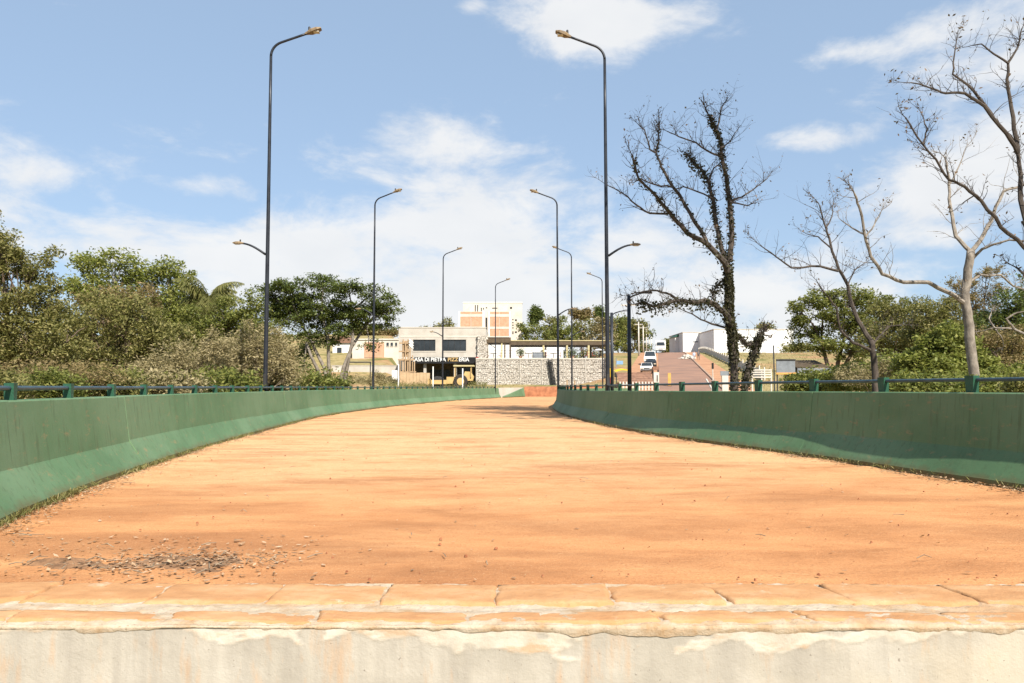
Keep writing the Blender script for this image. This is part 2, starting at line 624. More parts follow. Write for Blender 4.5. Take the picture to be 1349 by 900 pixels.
DIRT, ENDW, BLOCK, MORTAR, BARR, GROUND = mat_dirt(), mat_endwall(), mat_block(), mat_mortar(), mat_barrier(), mat_ground()
RAILM = mat('blue_grey_rail_paint', (0.055, 0.095, 0.115), (0.035, 0.06, 0.075), 8, 0.45, metal=0.3)
POSTM = mat('dark_green_post_paint', (0.022, 0.095, 0.055), (0.015, 0.06, 0.035), 9, 0.55, 0.2)
POLEM = mat('charcoal_pole_paint', (0.030, 0.034, 0.042), (0.018, 0.020, 0.026), 4, 0.42, metal=0.35)
HEADM = mat('dusty_tan_lamp_casing', (0.26, 0.18, 0.095), (0.10, 0.075, 0.05), 14, 0.6)
LENSM = mat('cloudy_lamp_lens', (0.55, 0.50, 0.40), (0.42, 0.36, 0.26), 10, 0.3)
BARKP = mat('pale_lichen_bark', (0.27, 0.235, 0.195), (0.13, 0.11, 0.09), 9, 0.9, 0.5, 30, stretch=(1, 1, .5))
BARKD = mat('dark_bark', (0.085, 0.068, 0.055), (0.04, 0.032, 0.027), 9, 0.95, 0.5, 30, stretch=(1, 1, .5))
BARKB = mat('brown_bark', (0.17, 0.125, 0.09), (0.085, 0.062, 0.045), 7, 0.95, 0.5, 30, stretch=(1, 1, .4))
TWIGM = mat('dead_twig', (0.27, 0.22, 0.155), (0.15, 0.115, 0.08), 5, 0.95)
IVYM = leaf_mat('ivy_leaf', [(0.020, 0.021, 0.012), (0.042, 0.040, 0.020), (0.080, 0.072, 0.036)], 0.15, 1.0)
DRYLEAF = leaf_mat('dead_leaf', [(0.055, 0.035, 0.022), (0.120, 0.075, 0.045), (0.200, 0.130, 0.075)], 0.15, 1.0)
LITTER = leaf_mat('fallen_leaf', [(0.16, 0.088, 0.045), (0.32, 0.19, 0.10), (0.52, 0.39, 0.26)], 0.1, 2.0)
LEAF_OLIVE = leaf_mat('olive_leaf', [(0.052, 0.060, 0.016), (0.151, 0.148, 0.042), (0.296, 0.254, 0.100)], 0.3)
LEAF_GREEN = leaf_mat('mid_green_leaf', [(0.063, 0.083, 0.018), (0.140, 0.160, 0.036), (0.259, 0.250, 0.070)], 0.35)
LEAF_LIME = leaf_mat('light_green_leaf', [(0.090, 0.118, 0.023), (0.189, 0.214, 0.047), (0.317, 0.311, 0.091)], 0.4)
LEAF_DEEP = leaf_mat('deep_green_leaf', [(0.035, 0.054, 0.014), (0.081, 0.111, 0.027), (0.162, 0.182, 0.049)], 0.3)
LEAF_DRY = leaf_mat('dry_beige_leaf', [(0.144, 0.119, 0.056), (0.269, 0.225, 0.115), (0.413, 0.344, 0.194)], 0.3)
LEAF_RUST = leaf_mat('rusty_brown_leaf', [(0.102, 0.074, 0.030), (0.204, 0.150, 0.066), (0.300, 0.234, 0.108)], 0.3)
PALMM = leaf_mat('palm_leaflet', [(0.070, 0.080, 0.022), (0.145, 0.148, 0.045), (0.255, 0.228, 0.090)], 0.35)
GRASSM = leaf_mat('weed_blade', [(0.075, 0.085, 0.022), (0.150, 0.150, 0.050), (0.300, 0.250, 0.120)], 0.3)
CONC = mat('raw_grey_concrete', (0.46, 0.425, 0.375), (0.36, 0.33, 0.285), 0.7, 0.9, 0.15, 8, detail=8)
CONCL = mat('pale_render', (0.55, 0.51, 0.45), (0.45, 0.41, 0.35), 0.4, 0.9)
WHITEW = mat('white_wall_paint', (0.68, 0.67, 0.64), (0.58, 0.56, 0.52), 0.3, 0.8)
BRICKM = mat('orange_hollow_brick', (0.50, 0.30, 0.20), (0.42, 0.225, 0.14), 1.2, 0.95, detail=8)
DARKM = mat('dark_interior', (0.018, 0.017, 0.017), (0.010, 0.010, 0.010), 1, 0.9)
GLASSM = mat('dark_window_glass', (0.030, 0.036, 0.042), (0.018, 0.022, 0.026), 1, 0.12, spec=0.6)
WOODM = mat('raw_timber', (0.40, 0.285, 0.175), (0.28, 0.19, 0.11), 2, 0.85, 0.2, stretch=(3, 3, .5))
OSB = mat('tan_board', (0.46, 0.33, 0.20), (0.38, 0.26, 0.15), 2, 0.85)
BLACKM = mat('black_sign_board', (0.014, 0.013, 0.014), (0.009, 0.009, 0.009), 3, 0.5)
WHITEM = mat('white_enamel', (0.74, 0.74, 0.72), (0.66, 0.66, 0.64), 2, 0.4)
REDM = mat('dull_red_paint', (0.30, 0.045, 0.035), (0.22, 0.03, 0.025), 3, 0.55)
YELM = mat('machine_yellow_paint', (0.52, 0.36, 0.15), (0.42, 0.28, 0.12), 2, 0.5)
YEL2 = mat('bright_yellow_paint', (0.75, 0.48, 0.02), (0.65, 0.40, 0.02), 2, 0.5)
ORNM = mat('orange_marker_paint', (0.65, 0.34, 0.10), (0.52, 0.25, 0.06), 2, 0.6)
TYREM = mat('black_tyre', (0.022, 0.021, 0.020), (0.05, 0.038, 0.03), 4, 0.9)
STEELM = mat('dark_steel', (0.06, 0.06, 0.062), (0.035, 0.035, 0.036), 3, 0.5, metal=0.5)
GREYM = mat('grey_sheet', (0.20, 0.22, 0.24), (0.14, 0.155, 0.17), 2, 0.6)
BLUEM = mat('faded_blue_paint', (0.20, 0.34, 0.50), (0.15, 0.27, 0.42), 2, 0.6)
PERGM = mat('brown_roof_edge', (0.105, 0.078, 0.050), (0.07, 0.05, 0.03), 2, 0.8)
OCHREM = mat('ochre_column_paint', (0.46, 0.40, 0.22), (0.38, 0.32, 0.17), 1, 0.8)
CLAYM = mat('red_clay_earth', (0.33, 0.135, 0.065), (0.20, 0.075, 0.036), 2.2, 0.98, 0.6, 7, detail=8)
ASPH = mat('red_dusted_asphalt', (0.27, 0.155, 0.105), (0.19, 0.115, 0.085), 0.25, 0.95, 0.2, 4, detail=8)
PAVE = mat('red_earth_verge', (0.40, 0.22, 0.12), (0.30, 0.15, 0.08), 0.5, 0.95, 0.3)
KERBM = mat('dusty_kerb', (0.34, 0.25, 0.18), (0.26, 0.16, 0.11), 1, 0.95)
FENCEM = mat('weathered_white_fence', (0.58, 0.55, 0.49), (0.45, 0.41, 0.35), 1.5, 0.9)
ROOFW = mat('white_metal_sheet', (0.72, 0.72, 0.71), (0.64, 0.64, 0.63), 0.2, 0.5)
STONEM = leaf_mat('gabion_stone', [(0.33, 0.295, 0.25), (0.42, 0.385, 0.335), (0.50, 0.465, 0.415)], 0.0, 0.4, 0.9)
ROOFT = mat('weathered_brown_tile', (0.26, 0.145, 0.095), (0.15, 0.085, 0.06), 3, 0.95, 0.3)
HUMUS = mat('dry_leaf_mould', (0.30, 0.165, 0.085), (0.155, 0.085, 0.045), 14, 1.0, 0.8, 60, detail=8)
SKINM = mat('skin_tone', (0.32, 0.19, 0.13), None, 3, 0.6)


# ------------------------------------------------------------------ setting
def H(x, y):
    x, y = np.asarray(x, float), np.asarray(y, float)
    near = -0.75 + (-2.45) * sstep(3.5, 14, y)
    near = near + (-0.3 - near) * sstep(40, 62, y)
    right = 0.08 * splus(y - 66, 5) - 0.06 * splus(y - 195, 8)
    left = 1.55 * sstep(76, 97, y) + 0.08 * splus(y - 132, 6) - 0.06 * splus(y - 240, 8)
    t = sstep(0.085, 0.125, x / np.maximum(y, 1.0))
    left = left + sstep(.13, .16, -x / np.maximum(y, 1.0)) * (.15 * splus(y - 98, 2.5) - .13 * splus(y - 135, 4))
    h = near + left * (1 - t) + right * t
    away = sstep(8, 20, np.abs(x - (20.2 + (y - 89) * 0.191))) * sstep(80, 120, y)
    return h + 0.35 * away * wob(x * 0.09, y * 0.08, 1.3)


def Hf(x, y):
    return float(H(x, y))


def ground():
    xs = np.concatenate([[-4000, -2000, -1000, -500, -300, -200, -150], np.arange(-120, -40, 6.0), np.arange(-40, 60, 2.0), np.arange(60, 140, 5.0), [150, 200, 300, 500, 1000, 2000, 4000]])
    ys = np.concatenate([[-500, -200, -80, -30, -10, -3, 0, 1.5, 3.0], np.arange(3.6, 16, 1.0), np.arange(16, 130, 2.0), np.arange(130, 280, 5.0), [300, 340, 400, 500, 700, 1000, 2000, 5000]])
    X, Y = np.meshgrid(xs, ys)
    o = link('ground', grid_mesh('ground', X, Y, H(X, Y)), GROUND)
    tag(o, kind='structure')


ground()

# toe lines of the two green walls, unprojected from where they meet the dirt
LPX = [(0, 694.8), (62, 667), (124.5, 643.5), (187, 620), (249, 598), (311, 579.6), (415, 551), (448, 545.5), (522, 535.5), (585, 529.5), (650, 525)]
RPX = [(1349, 648), (1233, 631.5), (1149, 617), (1064, 604), (980, 592.5), (900, 581), (845, 572), (808, 564.5), (770, 556.5), (737, 546.5), (724, 536)]
lp = [G(*p) for p in LPX]
rp = [G(*p) for p in RPX]
lp = [Vector((lp[0].x + 0.75, 3.30, 0))] + lp + [Vector((1.0, 79.0, 0))]
rp = [Vector((5.9, 3.30, 0))] + rp + [Vector((2.9, 47, 0)), Vector((4.4, 55, 0)), Vector((7.2, 65, 0)), Vector((11.0, 75, 0)), Vector((13.5, 80, 0))]


def smooth_curve(pts, step=0.25):
    ys = np.array([p.y for p in pts]); xs = np.array([p.x for p in pts])
    yy = np.arange(ys[0], ys[-1] + 1e-6, step)
    xx = np.interp(yy, ys, xs)
    for _ in range(3):
        w = np.clip(yy * 0.09, 0.5, 5.0) / step
        cs = np.concatenate([[0], np.cumsum(xx)])
        n = len(xx)
        i = np.arange(n)
        k = np.minimum(np.minimum(i, n - 1 - i), w.astype(int))
        xx = (cs[i + k + 1] - cs[i - k]) / (2 * k + 1)
    return xx, yy


LX, LY = smooth_curve(lp)
RX, RY = smooth_curve(rp)


def lx(y): return np.interp(y, LY, LX)
def rx(y): return np.interp(y, RY, RX)


def deck():
    ys = np.concatenate([np.arange(3.9, 14, 0.08), np.arange(14, 40, 0.3), np.arange(40, 84.1, 1.0)])
    u = np.linspace(0, 1, 90)
    a = np.where(ys <= 79, lx(ys) - 0.30, lx(79) - 0.3 + (ys - 79) * .2)
    b = rx(np.minimum(ys, 80)) + 0.30
    X = a[:, None] + (b - a)[:, None] * u[None]
    Y = np.repeat(ys[:, None], len(u), 1)
    Z = 0.012 * fbm(X * .7, Y * 1.1, 2) + 0.003 * fbm(X * 6, Y * 6, 5, 3)
    edge = np.minimum(X - (a[:, None] + .3), (b[:, None] - .3) - X)
    Z = Z + 0.03 * (1 - sstep(0.0, 0.35, edge)) * (0.6 + 0.5 * fbm(X * 2, Y * 2, 9))     # soil banked against the walls
    Z = Z - 0.02 * (1 - sstep(3.9, 4.1, Y))
    o = link('road', grid_mesh('road', X, Y, Z), DIRT)
    tag(o, kind='structure')
    # concrete slab that carries the dirt
    m = MB()
    for i in range(0, len(ys) - 1, 6):
        j = min(i + 6, len(ys) - 1)
        m.poly([(a[i] - .3, ys[i], -0.10), (b[i] + .3, ys[i], -0.10), (b[j] + .3, ys[j], -0.10), (a[j] - .3, ys[j], -0.10)])
        m.poly([(a[i] - .3, ys[i], -0.9), (a[i] - .3, ys[i], -0.10), (a[j] - .3, ys[j], -0.10), (a[j] - .3, ys[j], -0.9)])
        m.poly([(b[i] + .3, ys[i], -0.10), (b[i] + .3, ys[i], -0.9), (b[j] + .3, ys[j], -0.9), (b[j] + .3, ys[j], -0.10)])
    o = m.build('bridge_slab', CONC)
    tag(o, kind='structure')


deck()


# ---- the concrete end wall with its kerb blocks in the foreground
def end_wall():
    t = thing('concrete_end_wall', (0, 3.3, -0.75), 'pale stained concrete end wall with dirt covered kerb blocks in the foreground', 'wall')
    YF = 3.345
    xs = np.arange(-4.2, 6.3, 0.0125)
    zs = np.concatenate([np.arange(-0.80, -0.36, 0.06), np.arange(-0.36, -0.018, 0.006)])
    X, Z = np.meshgrid(xs, zs)
    # thin torn skin of plaster along the top, broken into patches
    edge = -0.068 + 0.085 * fbm(xs * 1.1, xs * 0 + .3, 3) + 0.030 * fbm(xs * 6, xs * 0 + .7, 5)
    lip = sstep(-0.007, 0.007, Z - edge[None] + 0.026 * fbm(X * 9, Z * 14, 8))
    hole = sstep(.34, .42, fbm(X * 3.1, Z * 7, 21))
    lip = lip * (1 - hole)
    Y = YF - 0.0022 * lip - 0.002 * fbm(X * 2, Z * 3, 3, 2) - 0.0010 * lip * fbm(X * 30, Z * 40, 4)
    me = grid_mesh('wall_face', X, Y - 3.3, Z + 0.75)
    a = me.attributes.new('plaster', 'FLOAT', 'POINT')
    a.data.foreach_set('value', (lip * (0.8 + 0.2 * fbm(X * 5, Z * 11, 6))).astype(np.float32).ravel())
    link('wall_face', me, ENDW, t)
    # mortar bed between and under the blocks
    ys = np.arange(3.347, 4.0, 0.0125)
    X, Y = np.meshgrid(xs, ys)
    Z = -0.011 + 0.007 * fbm(X * 4, Y * 12, 2) + 0.004 * fbm(X * 25, Y * 31, 4) - .008 * (1 - sstep(3.347, 3.385 , Y + .016 * fbm(X * 5, Y, 8)))
    # mortar slumped over the front arris, ragged along its lower edge
    f0 = fbm(xs * 1.6, xs * 0 + .4, 51); f1 = fbm(xs * 11, xs * 0 + .4, 52)
    z2 = -.016 + .003 * f1
    drape = [(3.3430 + .003 * f1, -.044 + .020 * f0 + .010 * f1), (3.3365 + .001 * f0, -.030 + .006 * f0), (3.3385 + .002 * f1, z2 - .004), (3.3435 + .002 * f0, z2)]
    X = np.concatenate([np.repeat(xs[None], 4, 0), X]); Y = np.concatenate([np.array([a for a, b in drape]), Y]); Z = np.concatenate([np.array([b for a, b in drape]), Z])
    link('mortar_bed', grid_mesh('mortar_bed', X, Y - 3.3, Z + 0.75), MORTAR, t)
    MB().bx(-4.2, 6.3, 3.40, 3.98, -0.85, -0.06).build('wall_core', CONC, t)

    def block(x0, x1, y0, y1, z, skew):
        L, nx, ny = x1 - x0, 44, 14
        u = np.linspace(0, 1, nx); w = np.linspace(0, 1, ny)
        U, W = np.meshgrid(u, w)
        sd = random.uniform(0, 50); dy = random.uniform(-.008, .008); tilt = random.uniform(-.006, .006)
        ex = np.minimum(U, 1 - U) * L; ey = np.minimum(W, 1 - W) * (y1 - y0)
        BX = x0 + U * L + skew * (W - .5) + 0.012 * fbm(U * 0 + sd, W * 4, 2) * (ex < .02)
        BY = y0 + W * (y1 - y0) + 0.016 * fbm(U * 5 + sd, W * 0 + sd, 3) * (ey < .01) + 0.022 * fbm(BX * .9, W * 0, 41, 3) + dy
        rnd = sstep(0, 0.012, np.minimum(ex, ey))
        chip = sstep(.15, .5, fbm(U * 6 + sd, W * 3, 12)) * (1 - sstep(0, .05, np.minimum(ex, ey)))
        BZ = z + tilt * (U - .5) * 2 - 0.007 * (1 - rnd) - .011 * chip + 0.0035 * fbm(U * 4 + sd, W * 3, 7) + 0.002 * fbm(U * 14 + sd, W * 7, 9)
        v = np.stack([BX, BY - 3.3, BZ + .75], -1).reshape(-1, 3)
        i = np.arange(nx * ny).reshape(ny, nx)
        q = np.stack([i[:-1, :-1], i[:-1, 1:], i[1:, 1:], i[1:, :-1]], -1).reshape(-1, 4)
        ring = np.concatenate([i[0, :], i[1:, -1], i[-1, -2::-1], i[-2:0:-1, 0]])
        low = v[ring].copy(); low[:, 2] = -0.05 + .75
        n0 = len(v); k = len(ring)
        r2 = np.roll(np.arange(k), -1)
        side = np.stack([ring, n0 + np.arange(k), n0 + r2, ring[r2]], -1)
        me = np_mesh('kerb_block', np.concatenate([v, low]), np.concatenate([q, side]), True)
        link('kerb_block', me, BLOCK, t)

    j1 = [-4.15, -3.55, -2.95, -2.3, -1.72, -1.15, -.62, 0.42 - .5, 0.47, 1.0, 1.57, 2.18, 2.8, 3.4, 4.0, 4.6, 5.2, 5.8]
    for a, b in zip(j1[:-1], j1[1:]):
        g = random.uniform(0, .003) if a < 0.3 else random.uniform(.001, .006)
        block(a + g, b - g, 3.635, 3.975, 0.003 + random.uniform(-.004, .004), random.uniform(0.0, .012) if a < .3 else random.uniform(-.10, -.02))
    j2 = [-4.15, -3.5, -2.85, -2.2, -1.5, -0.85, -.2, 0.64, 1.28, 1.92, 2.6, 3.25, 3.9, 4.6, 5.3, 5.9]
    for a, b in zip(j2[:-1], j2[1:]):
        g = random.uniform(0, .003) if a < 0.3 else random.uniform(.001, .007)
        block(a + g, b - g, 3.368, 3.512, -0.002 + random.uniform(-.005, .003), random.uniform(-.02, .01) if a < .3 else random.uniform(-.06, -.01))


end_wall()


# ---- green walls, segment by segment
def offset_curve(cx, cy, side):
    tx = np.gradient(cx); ty = np.gradient(cy)
    l = np.hypot(tx, ty); tx /= l; ty /= l
    return (-ty, tx) if side < 0 else (ty, -tx)          # outward normal (left wall: -x, right wall: +x)


def barrier(name, cx, cy, side, hfun, label, seglen, ymax_green):
    nx, ny = offset_curve(cx, cy, side)
    t = thing(name, (float(cx[0]), float(cy[0]), 0), label, 'wall')
    s = np.concatenate([[0], np.cumsum(np.hypot(np.diff(cx), np.diff(cy)))])
    cuts = [0.0]
    while cuts[-1] < s[-1]:
        cuts.append(cuts[-1] + seglen * random.uniform(.85, 1.2))
    cuts[-1] = s[-1]
    for ci, (a, b) in enumerate(zip(cuts[:-1], cuts[1:])):
        if b - a < .3: continue
        n = max(3, int((b - a) / 0.25))
        ss = np.linspace(a, b - 0.0008, n)
        X = np.interp(ss, s, cx); Y = np.interp(ss, s, cy)
        NX = np.interp(ss, s, nx); NY = np.interp(ss, s, ny)
        j = random.uniform(-.004, .004); jb = random.uniform(-.012, .012)
        h = hfun(Y) + random.uniform(-.003, .003)
        rows = []
        w = wob(ss * 1.3, ss * 0, ci)
        for (o, z) in [(0, -0.08), (0.0, 0.072), (0.006, 0.080), (0.17, 0.335 + jb), (0.18, 0.352 + jb), (0.215, 0.60), (0.250, None), (0.262, 'top'), (0.44, 'top'), (0.45, None), (0.45, -0.7)]:
            zz = (h - 0.012 if z is None else h if z == 'top' else np.full(n, z))
            oo = o + j + (0.004 * w if o < .42 else 0)
            rows.append(np.stack([X + NX * oo, Y + NY * oo, zz + 0 * X], -1))
        A = np.stack(rows, 0)
        A = A - np.array([cx[0], cy[0], 0])
        m, k = A.shape[0], n
        i = np.arange(m * k).reshape(m, k)
        q = np.stack([i[:-1, :-1], i[:-1, 1:], i[1:, 1:], i[1:, :-1]], -1).reshape(-1, 4)
        if side < 0:
            q = q[:, ::-1]
        me = np_mesh('segment', A.reshape(-1, 3), q, True)
        # closing faces at both ends
        me2 = bpy.data.meshes.new('segment')
        vs = [tuple(v.co) for v in me.vertices]
        fs = [tuple(p.vertices) for p in me.polygons] + [tuple(i[:, 0]), tuple(reversed(i[:, -1]))]
        me2.from_pydata(vs, [], fs)
        me2.polygons.foreach_set('use_smooth', [False] * len(me2.polygons))
        me2.update()
        bpy.data.meshes.remove(me)
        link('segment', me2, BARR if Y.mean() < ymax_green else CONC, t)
    return nx, ny, s


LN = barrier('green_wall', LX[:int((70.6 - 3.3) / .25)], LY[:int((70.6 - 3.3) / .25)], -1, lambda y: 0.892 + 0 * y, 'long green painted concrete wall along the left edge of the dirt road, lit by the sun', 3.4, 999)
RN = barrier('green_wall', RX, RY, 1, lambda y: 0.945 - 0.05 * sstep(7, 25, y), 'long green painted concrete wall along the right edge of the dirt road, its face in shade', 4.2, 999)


# grey end piece with its green wedge, and the clay bank across the end of the road
def far_end():
    p0 = Vector((float(lx(70.65)), 70.65, 0)); p1 = Vector((1.15, 78.5, 0))
    t = thing('concrete_end_block', p0, 'bare grey concrete block with a green wedge at the far end of the left wall', 'wall')
    d = (p1 - p0).normalized(); n = Vector((d.y, -d.x, 0))
    def pr(m, prof0, prof1):
        n0 = len(m.v)
        for base, pf in ((p0, prof0), (p1, prof1)):
            for (o, z) in pf:
                m.v.append(tuple(base + n * o + Vector((0, 0, z))))
        k = len(prof0)
        for i in range(k):
            j = (i + 1) % k
            m.f.append((n0 + i, n0 + j, n0 + k + j, n0 + k + i))
        m.f.append(tuple(n0 + i for i in reversed(range(k)))); m.f.append(tuple(n0 + k + i for i in range(k)))
        return m
    pr(MB(), [(0, -.1), (0, .94), (-.4, .94), (-.4, -.1)], [(0, -.1), (0, .94), (-.4, .94), (-.4, -.1)]).build('concrete_face', CONCL, t)
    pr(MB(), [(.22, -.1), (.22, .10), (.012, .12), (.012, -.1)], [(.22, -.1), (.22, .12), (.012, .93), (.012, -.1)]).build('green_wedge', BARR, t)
    # clay bank
    t = thing('clay_bank', (3.0, 81, 0), 'low bank of bare red clay closing the far end of the dirt road', 'earth bank')
    X, U = np.meshgrid(np.linspace(1.3, 9.5, 60), np.linspace(0, 1, 14))
    Y = 80.2 + U * 2.6 + .12 * wob(X * 2, U * 4, 3)
    Z = -0.1 + 1.15 * np.minimum(1, U / .28) ** .8 - .5 * np.maximum(0, U - .45) + .05 * wob(X * 3, U * 9, 1)
    link('bank', grid_mesh('bank', X - 3.0, Y - 81, Z), CLAYM, t)


far_end()


# ---- guard rails on the walls
def guard_rail(cx, cy, side, hfun, label, zr, y0, y1, spacing, pw):
    nx, ny = offset_curve(cx, cy, side)
    s = np.concatenate([[0], np.cumsum(np.hypot(np.diff(cx), np.diff(cy)))])
    X, Y = cx + nx * .34, cy + ny * .34
    sel = (Y >= y0) & (Y <= y1)
    pts = [(x, y, float(hfun(y)) + zr) for x, y in zip(X[sel][::4], Y[sel][::4])]
    t = thing('guard_rail', pts[0], label, 'railing')
    MB().tube(pts, 0.021, 8).build('rail', RAILM, t, True)
    # one tapered post, shared
    m = MB()
    hh = zr + 0.045
    m.box((0, 0, hh / 2 - .01), (pw * .72, 0.075, hh + .02), top=(1.38, 1.0))
    me = m.mesh('post')
    me.materials.append(POSTM)
    ss = np.interp(y0, cy, s) + spacing * .5
    se = np.interp(y1, cy, s)
    while ss < se:
        x, y = np.interp(ss, s, X), np.interp(ss, s, Y)
        dx, dy = np.interp(ss + .1, s, X) - x, np.interp(ss + .1, s, Y) - y
        link('post', me, None, t, Vector((x, y, float(hfun(y)))) - Vector(pts[0]), math.atan2(dy, dx))
        ss += spacing * random.uniform(.97, 1.03)


LH = lambda y: 0.892 + 0 * y
RH = lambda y: 0.945 - 0.05 * sstep(7, 25, y)
guard_rail(LX, LY, -1, LH, 'blue grey pipe rail on short green posts along the left wall', 0.098, 3.4, 70.2, 1.32, 0.085)
guard_rail(RX, RY, 1, RH, 'blue grey pipe rail on short dark green posts along the right wall', 0.135, 3.4, 40.0, 1.42, 0.13)


# ---- street lamps
def street_lamp(px, d, side, label, zb, lower=True, scale=1.0):
    """side: +1 long arm reaches towards +x (lamp on the left of the road)"""
    b = P(px, 510, d); b.z = zb
    t = thing('street_lamp', b, label, 'street lamp', 'tall street lamps along the road')
    top = EYE + 9.0 * scale
    zz = np.linspace(zb, top, 8)
    MB().tube([(b.x, b.y, z) for z in zz], [0.064 - 0.026 * (z - zb) / (top - zb) for z in zz], 12).build('pole', POLEM, t, True)
    MB().lathe((b.x, b.y, zb), [(.13, 0), (.13, .02), (.095, .03), (.09, .30), (.075, .33)], 12).build('base_sleeve', POLEM, t)
    pts, r = [], []
    for k in range(9):                                          # bend then straight rise to the head
        a = k / 8 * R(68)
        pts.append((b.x + side * 0.42 * (1 - math.cos(a)), b.y, top + 0.42 * math.sin(a)))
        r.append(.037 - .0005 * k)
    e = Vector(pts[-1])
    dirv = Vector((side * math.sin(R(68)), 0, math.cos(R(68))))
    dirv = Vector((side * math.cos(R(21)), 0, math.sin(R(21))))
    for k in range(1, 5):
        pts.append(tuple(e + dirv * 0.19 * k)); r.append(.032)
    MB().tube(pts, r, 10).build('arm', POLEM, t, True)

    def head(p, dv, name, sc):
        L = 0.40 * sc
        o = MB()
        sx = 1 if dv.x > 0 else -1
        # casing drawn as a tapered shell along the arm
        w = Vector((0, 1, 0)); up = dv.cross(w) * (-sx if False else 1)
        if up.z < 0: up = -up
        secs = [(-.06, .035, .035), (0.02, .06, .05), (.12, .11, .075), (.28, .12, .065), (.40, .075, .03)]
        n0 = len(o.v)
        for (a, hw, hh) in secs:
            c = p + dv * a * sc
            for (sy, sz) in [(-1, -.45), (-1, .35), (-.55, 1), (.55, 1), (1, .35), (1, -.45)]:
                o.v.append(tuple(c + w * sy * hw * sc + up * sz * hh * sc))
        for i in range(len(secs) - 1):
            for k in range(6):
                o.f.append((n0 + i * 6 + k, n0 + i * 6 + (k + 1) % 6, n0 + i * 6 + 6 + (k + 1) % 6, n0 + i * 6 + 6 + k))
        o.f.append(tuple(n0 + k for k in range(6))); o.f.append(tuple(n0 + 24 + k for k in range(6)))
        hd = o.build(name, HEADM, t)
        c = p + dv * .22 * sc - up * .043 * sc
        MB().box(c, (.2 * sc, .15 * sc, .02 * sc)).build('lens', LENSM, hd)
        c = p + dv * .09 * sc + up * .10 * sc
        MB().lathe(c, [(.032 * sc, -.04 * sc), (.032 * sc, .045 * sc), (.016 * sc, .065 * sc)], 8).build('photocell', STEELM, hd)
    head(Vector(pts[-1]), dirv, 'lamp_head', 1.0)
    t.rotation_euler = (random.uniform(-.004, .004), random.uniform(-.003, .003), random.uniform(-.06, .06))
    MB().bx(b.x - .035, b.x + .035, b.y - .078, b.y - .050, zb + 1.15, zb + 1.45).build('access_door', STEELM, t)
    if lower:
        zl = EYE + 3.55
        pts = []
        for k in range(8):
            u = k / 7
            pts.append((b.x - side * (0.05 + 0.62 * u), b.y, zl + 0.30 * math.sin(u * 1.45)))
        MB().tube(pts, [.032 - .008 * k / 7 for k in range(8)], 8).build('lower_arm', POLEM, t, True)
        head(Vector(pts[-1]), Vector((-side, 0, 0.02)).normalized(), 'lower_lamp_head', .62)
    return t


street_lamp(349.5, 20.4, 1, 'nearest tall dark street lamp behind the left green wall', -0.1)
street_lamp(491.5, 37.6, 1, 'second tall street lamp behind the left wall, in front of the spreading tree', -0.1)
street_lamp(583.0, 53.5, 1, 'third street lamp behind the left wall, in front of the grey pizzeria building', -0.1)
street_lamp(652.5, 69.0, 1, 'farthest street lamp at the end of the left wall, before the brick apartment block', -0.1)
street_lamp(801.0, 20.6, -1, 'nearest tall dark street lamp behind the right green wall', -0.1)
street_lamp(735.5, 37.6, -1, 'second tall street lamp on the right, at the bend of the right wall', -0.1)
street_lamp(753.5, 53.0, -1, 'third street lamp on the right, in front of the stone wall terrace', -0.1)
street_lamp(794.0, 65.5, -1, 'farthest street lamp on the right, close beside the nearest right pole', -0.1)


def walk_lamp(px, d, ytop, label):
    b = P(px, 510, d); b.z = -0.2
    zt = P(px, ytop, d).z
    t = thing('path_lamp', b, label, 'street lamp', 'short path lamps beside the right wall')
    MB().tube([(b.x, b.y, b.z), (b.x, b.y, zt)], [.085, .07], 10).build('pole', POLEM, t, True)
    pts = [(b.x + .02, b.y, zt - .12), (b.x + .15, b.y, zt - .02), (b.x + .4, b.y, zt + .06), (b.x + .62, b.y, zt + .1)]
    MB().tube(pts, .028, 8).build('arm', POLEM, t, True)
    MB().box((b.x + .76, b.y, zt + .11), (.32, .16, .08), top=(.8, .7)).build('lamp_head', POLEM, t)


walk_lamp(829.5, 30, 389, 'short black path lamp with a square post beneath the ivy tree branch')
walk_lamp(806.5, 37, 412, 'shorter path lamp with a bent arm just right of the nearest right pole')


# ---- street climbing the hill
def street():
    ys = np.concatenate([np.arange(70, 200, 3.0), np.arange(200, 300, 8.0)])
    cx = 20.2 + (ys - 89) * 0.191

    def strip(a, b, dz, name, m, n=5):
        u = np.linspace(a, b, n)
        X = cx[:, None] + u[None]
        Y = np.repeat(ys[:, None], n, 1)
        o = link(name, grid_mesh(name, X, Y, H(X, Y) + dz), m)
        tag(o, kind='structure')
    strip(-3.2, 3.2, 0.10, 'street', ASPH, 9)
    strip(-7.5, -3.2, 0.06, 'verge', PAVE)
    strip(3.45, 6.4, 0.16, 'pavement', PAVE)
    m = MB()
    for i in range(len(ys) - 1):
        q = []
        for k in (i, i + 1):
            z = Hf(cx[k] + 3.3, ys[k])
            q.append([(cx[k] + 3.2, ys[k], z), (cx[k] + 3.2, ys[k], z + .24), (cx[k] + 3.46, ys[k], z + .24), (cx[k] + 3.46, ys[k], z + .1)])
        for a in range(3):
            m.poly([q[0][a], q[1][a], q[1][a + 1], q[0][a + 1]])
    tag(m.build('kerb', KERBM), kind='structure')


street()


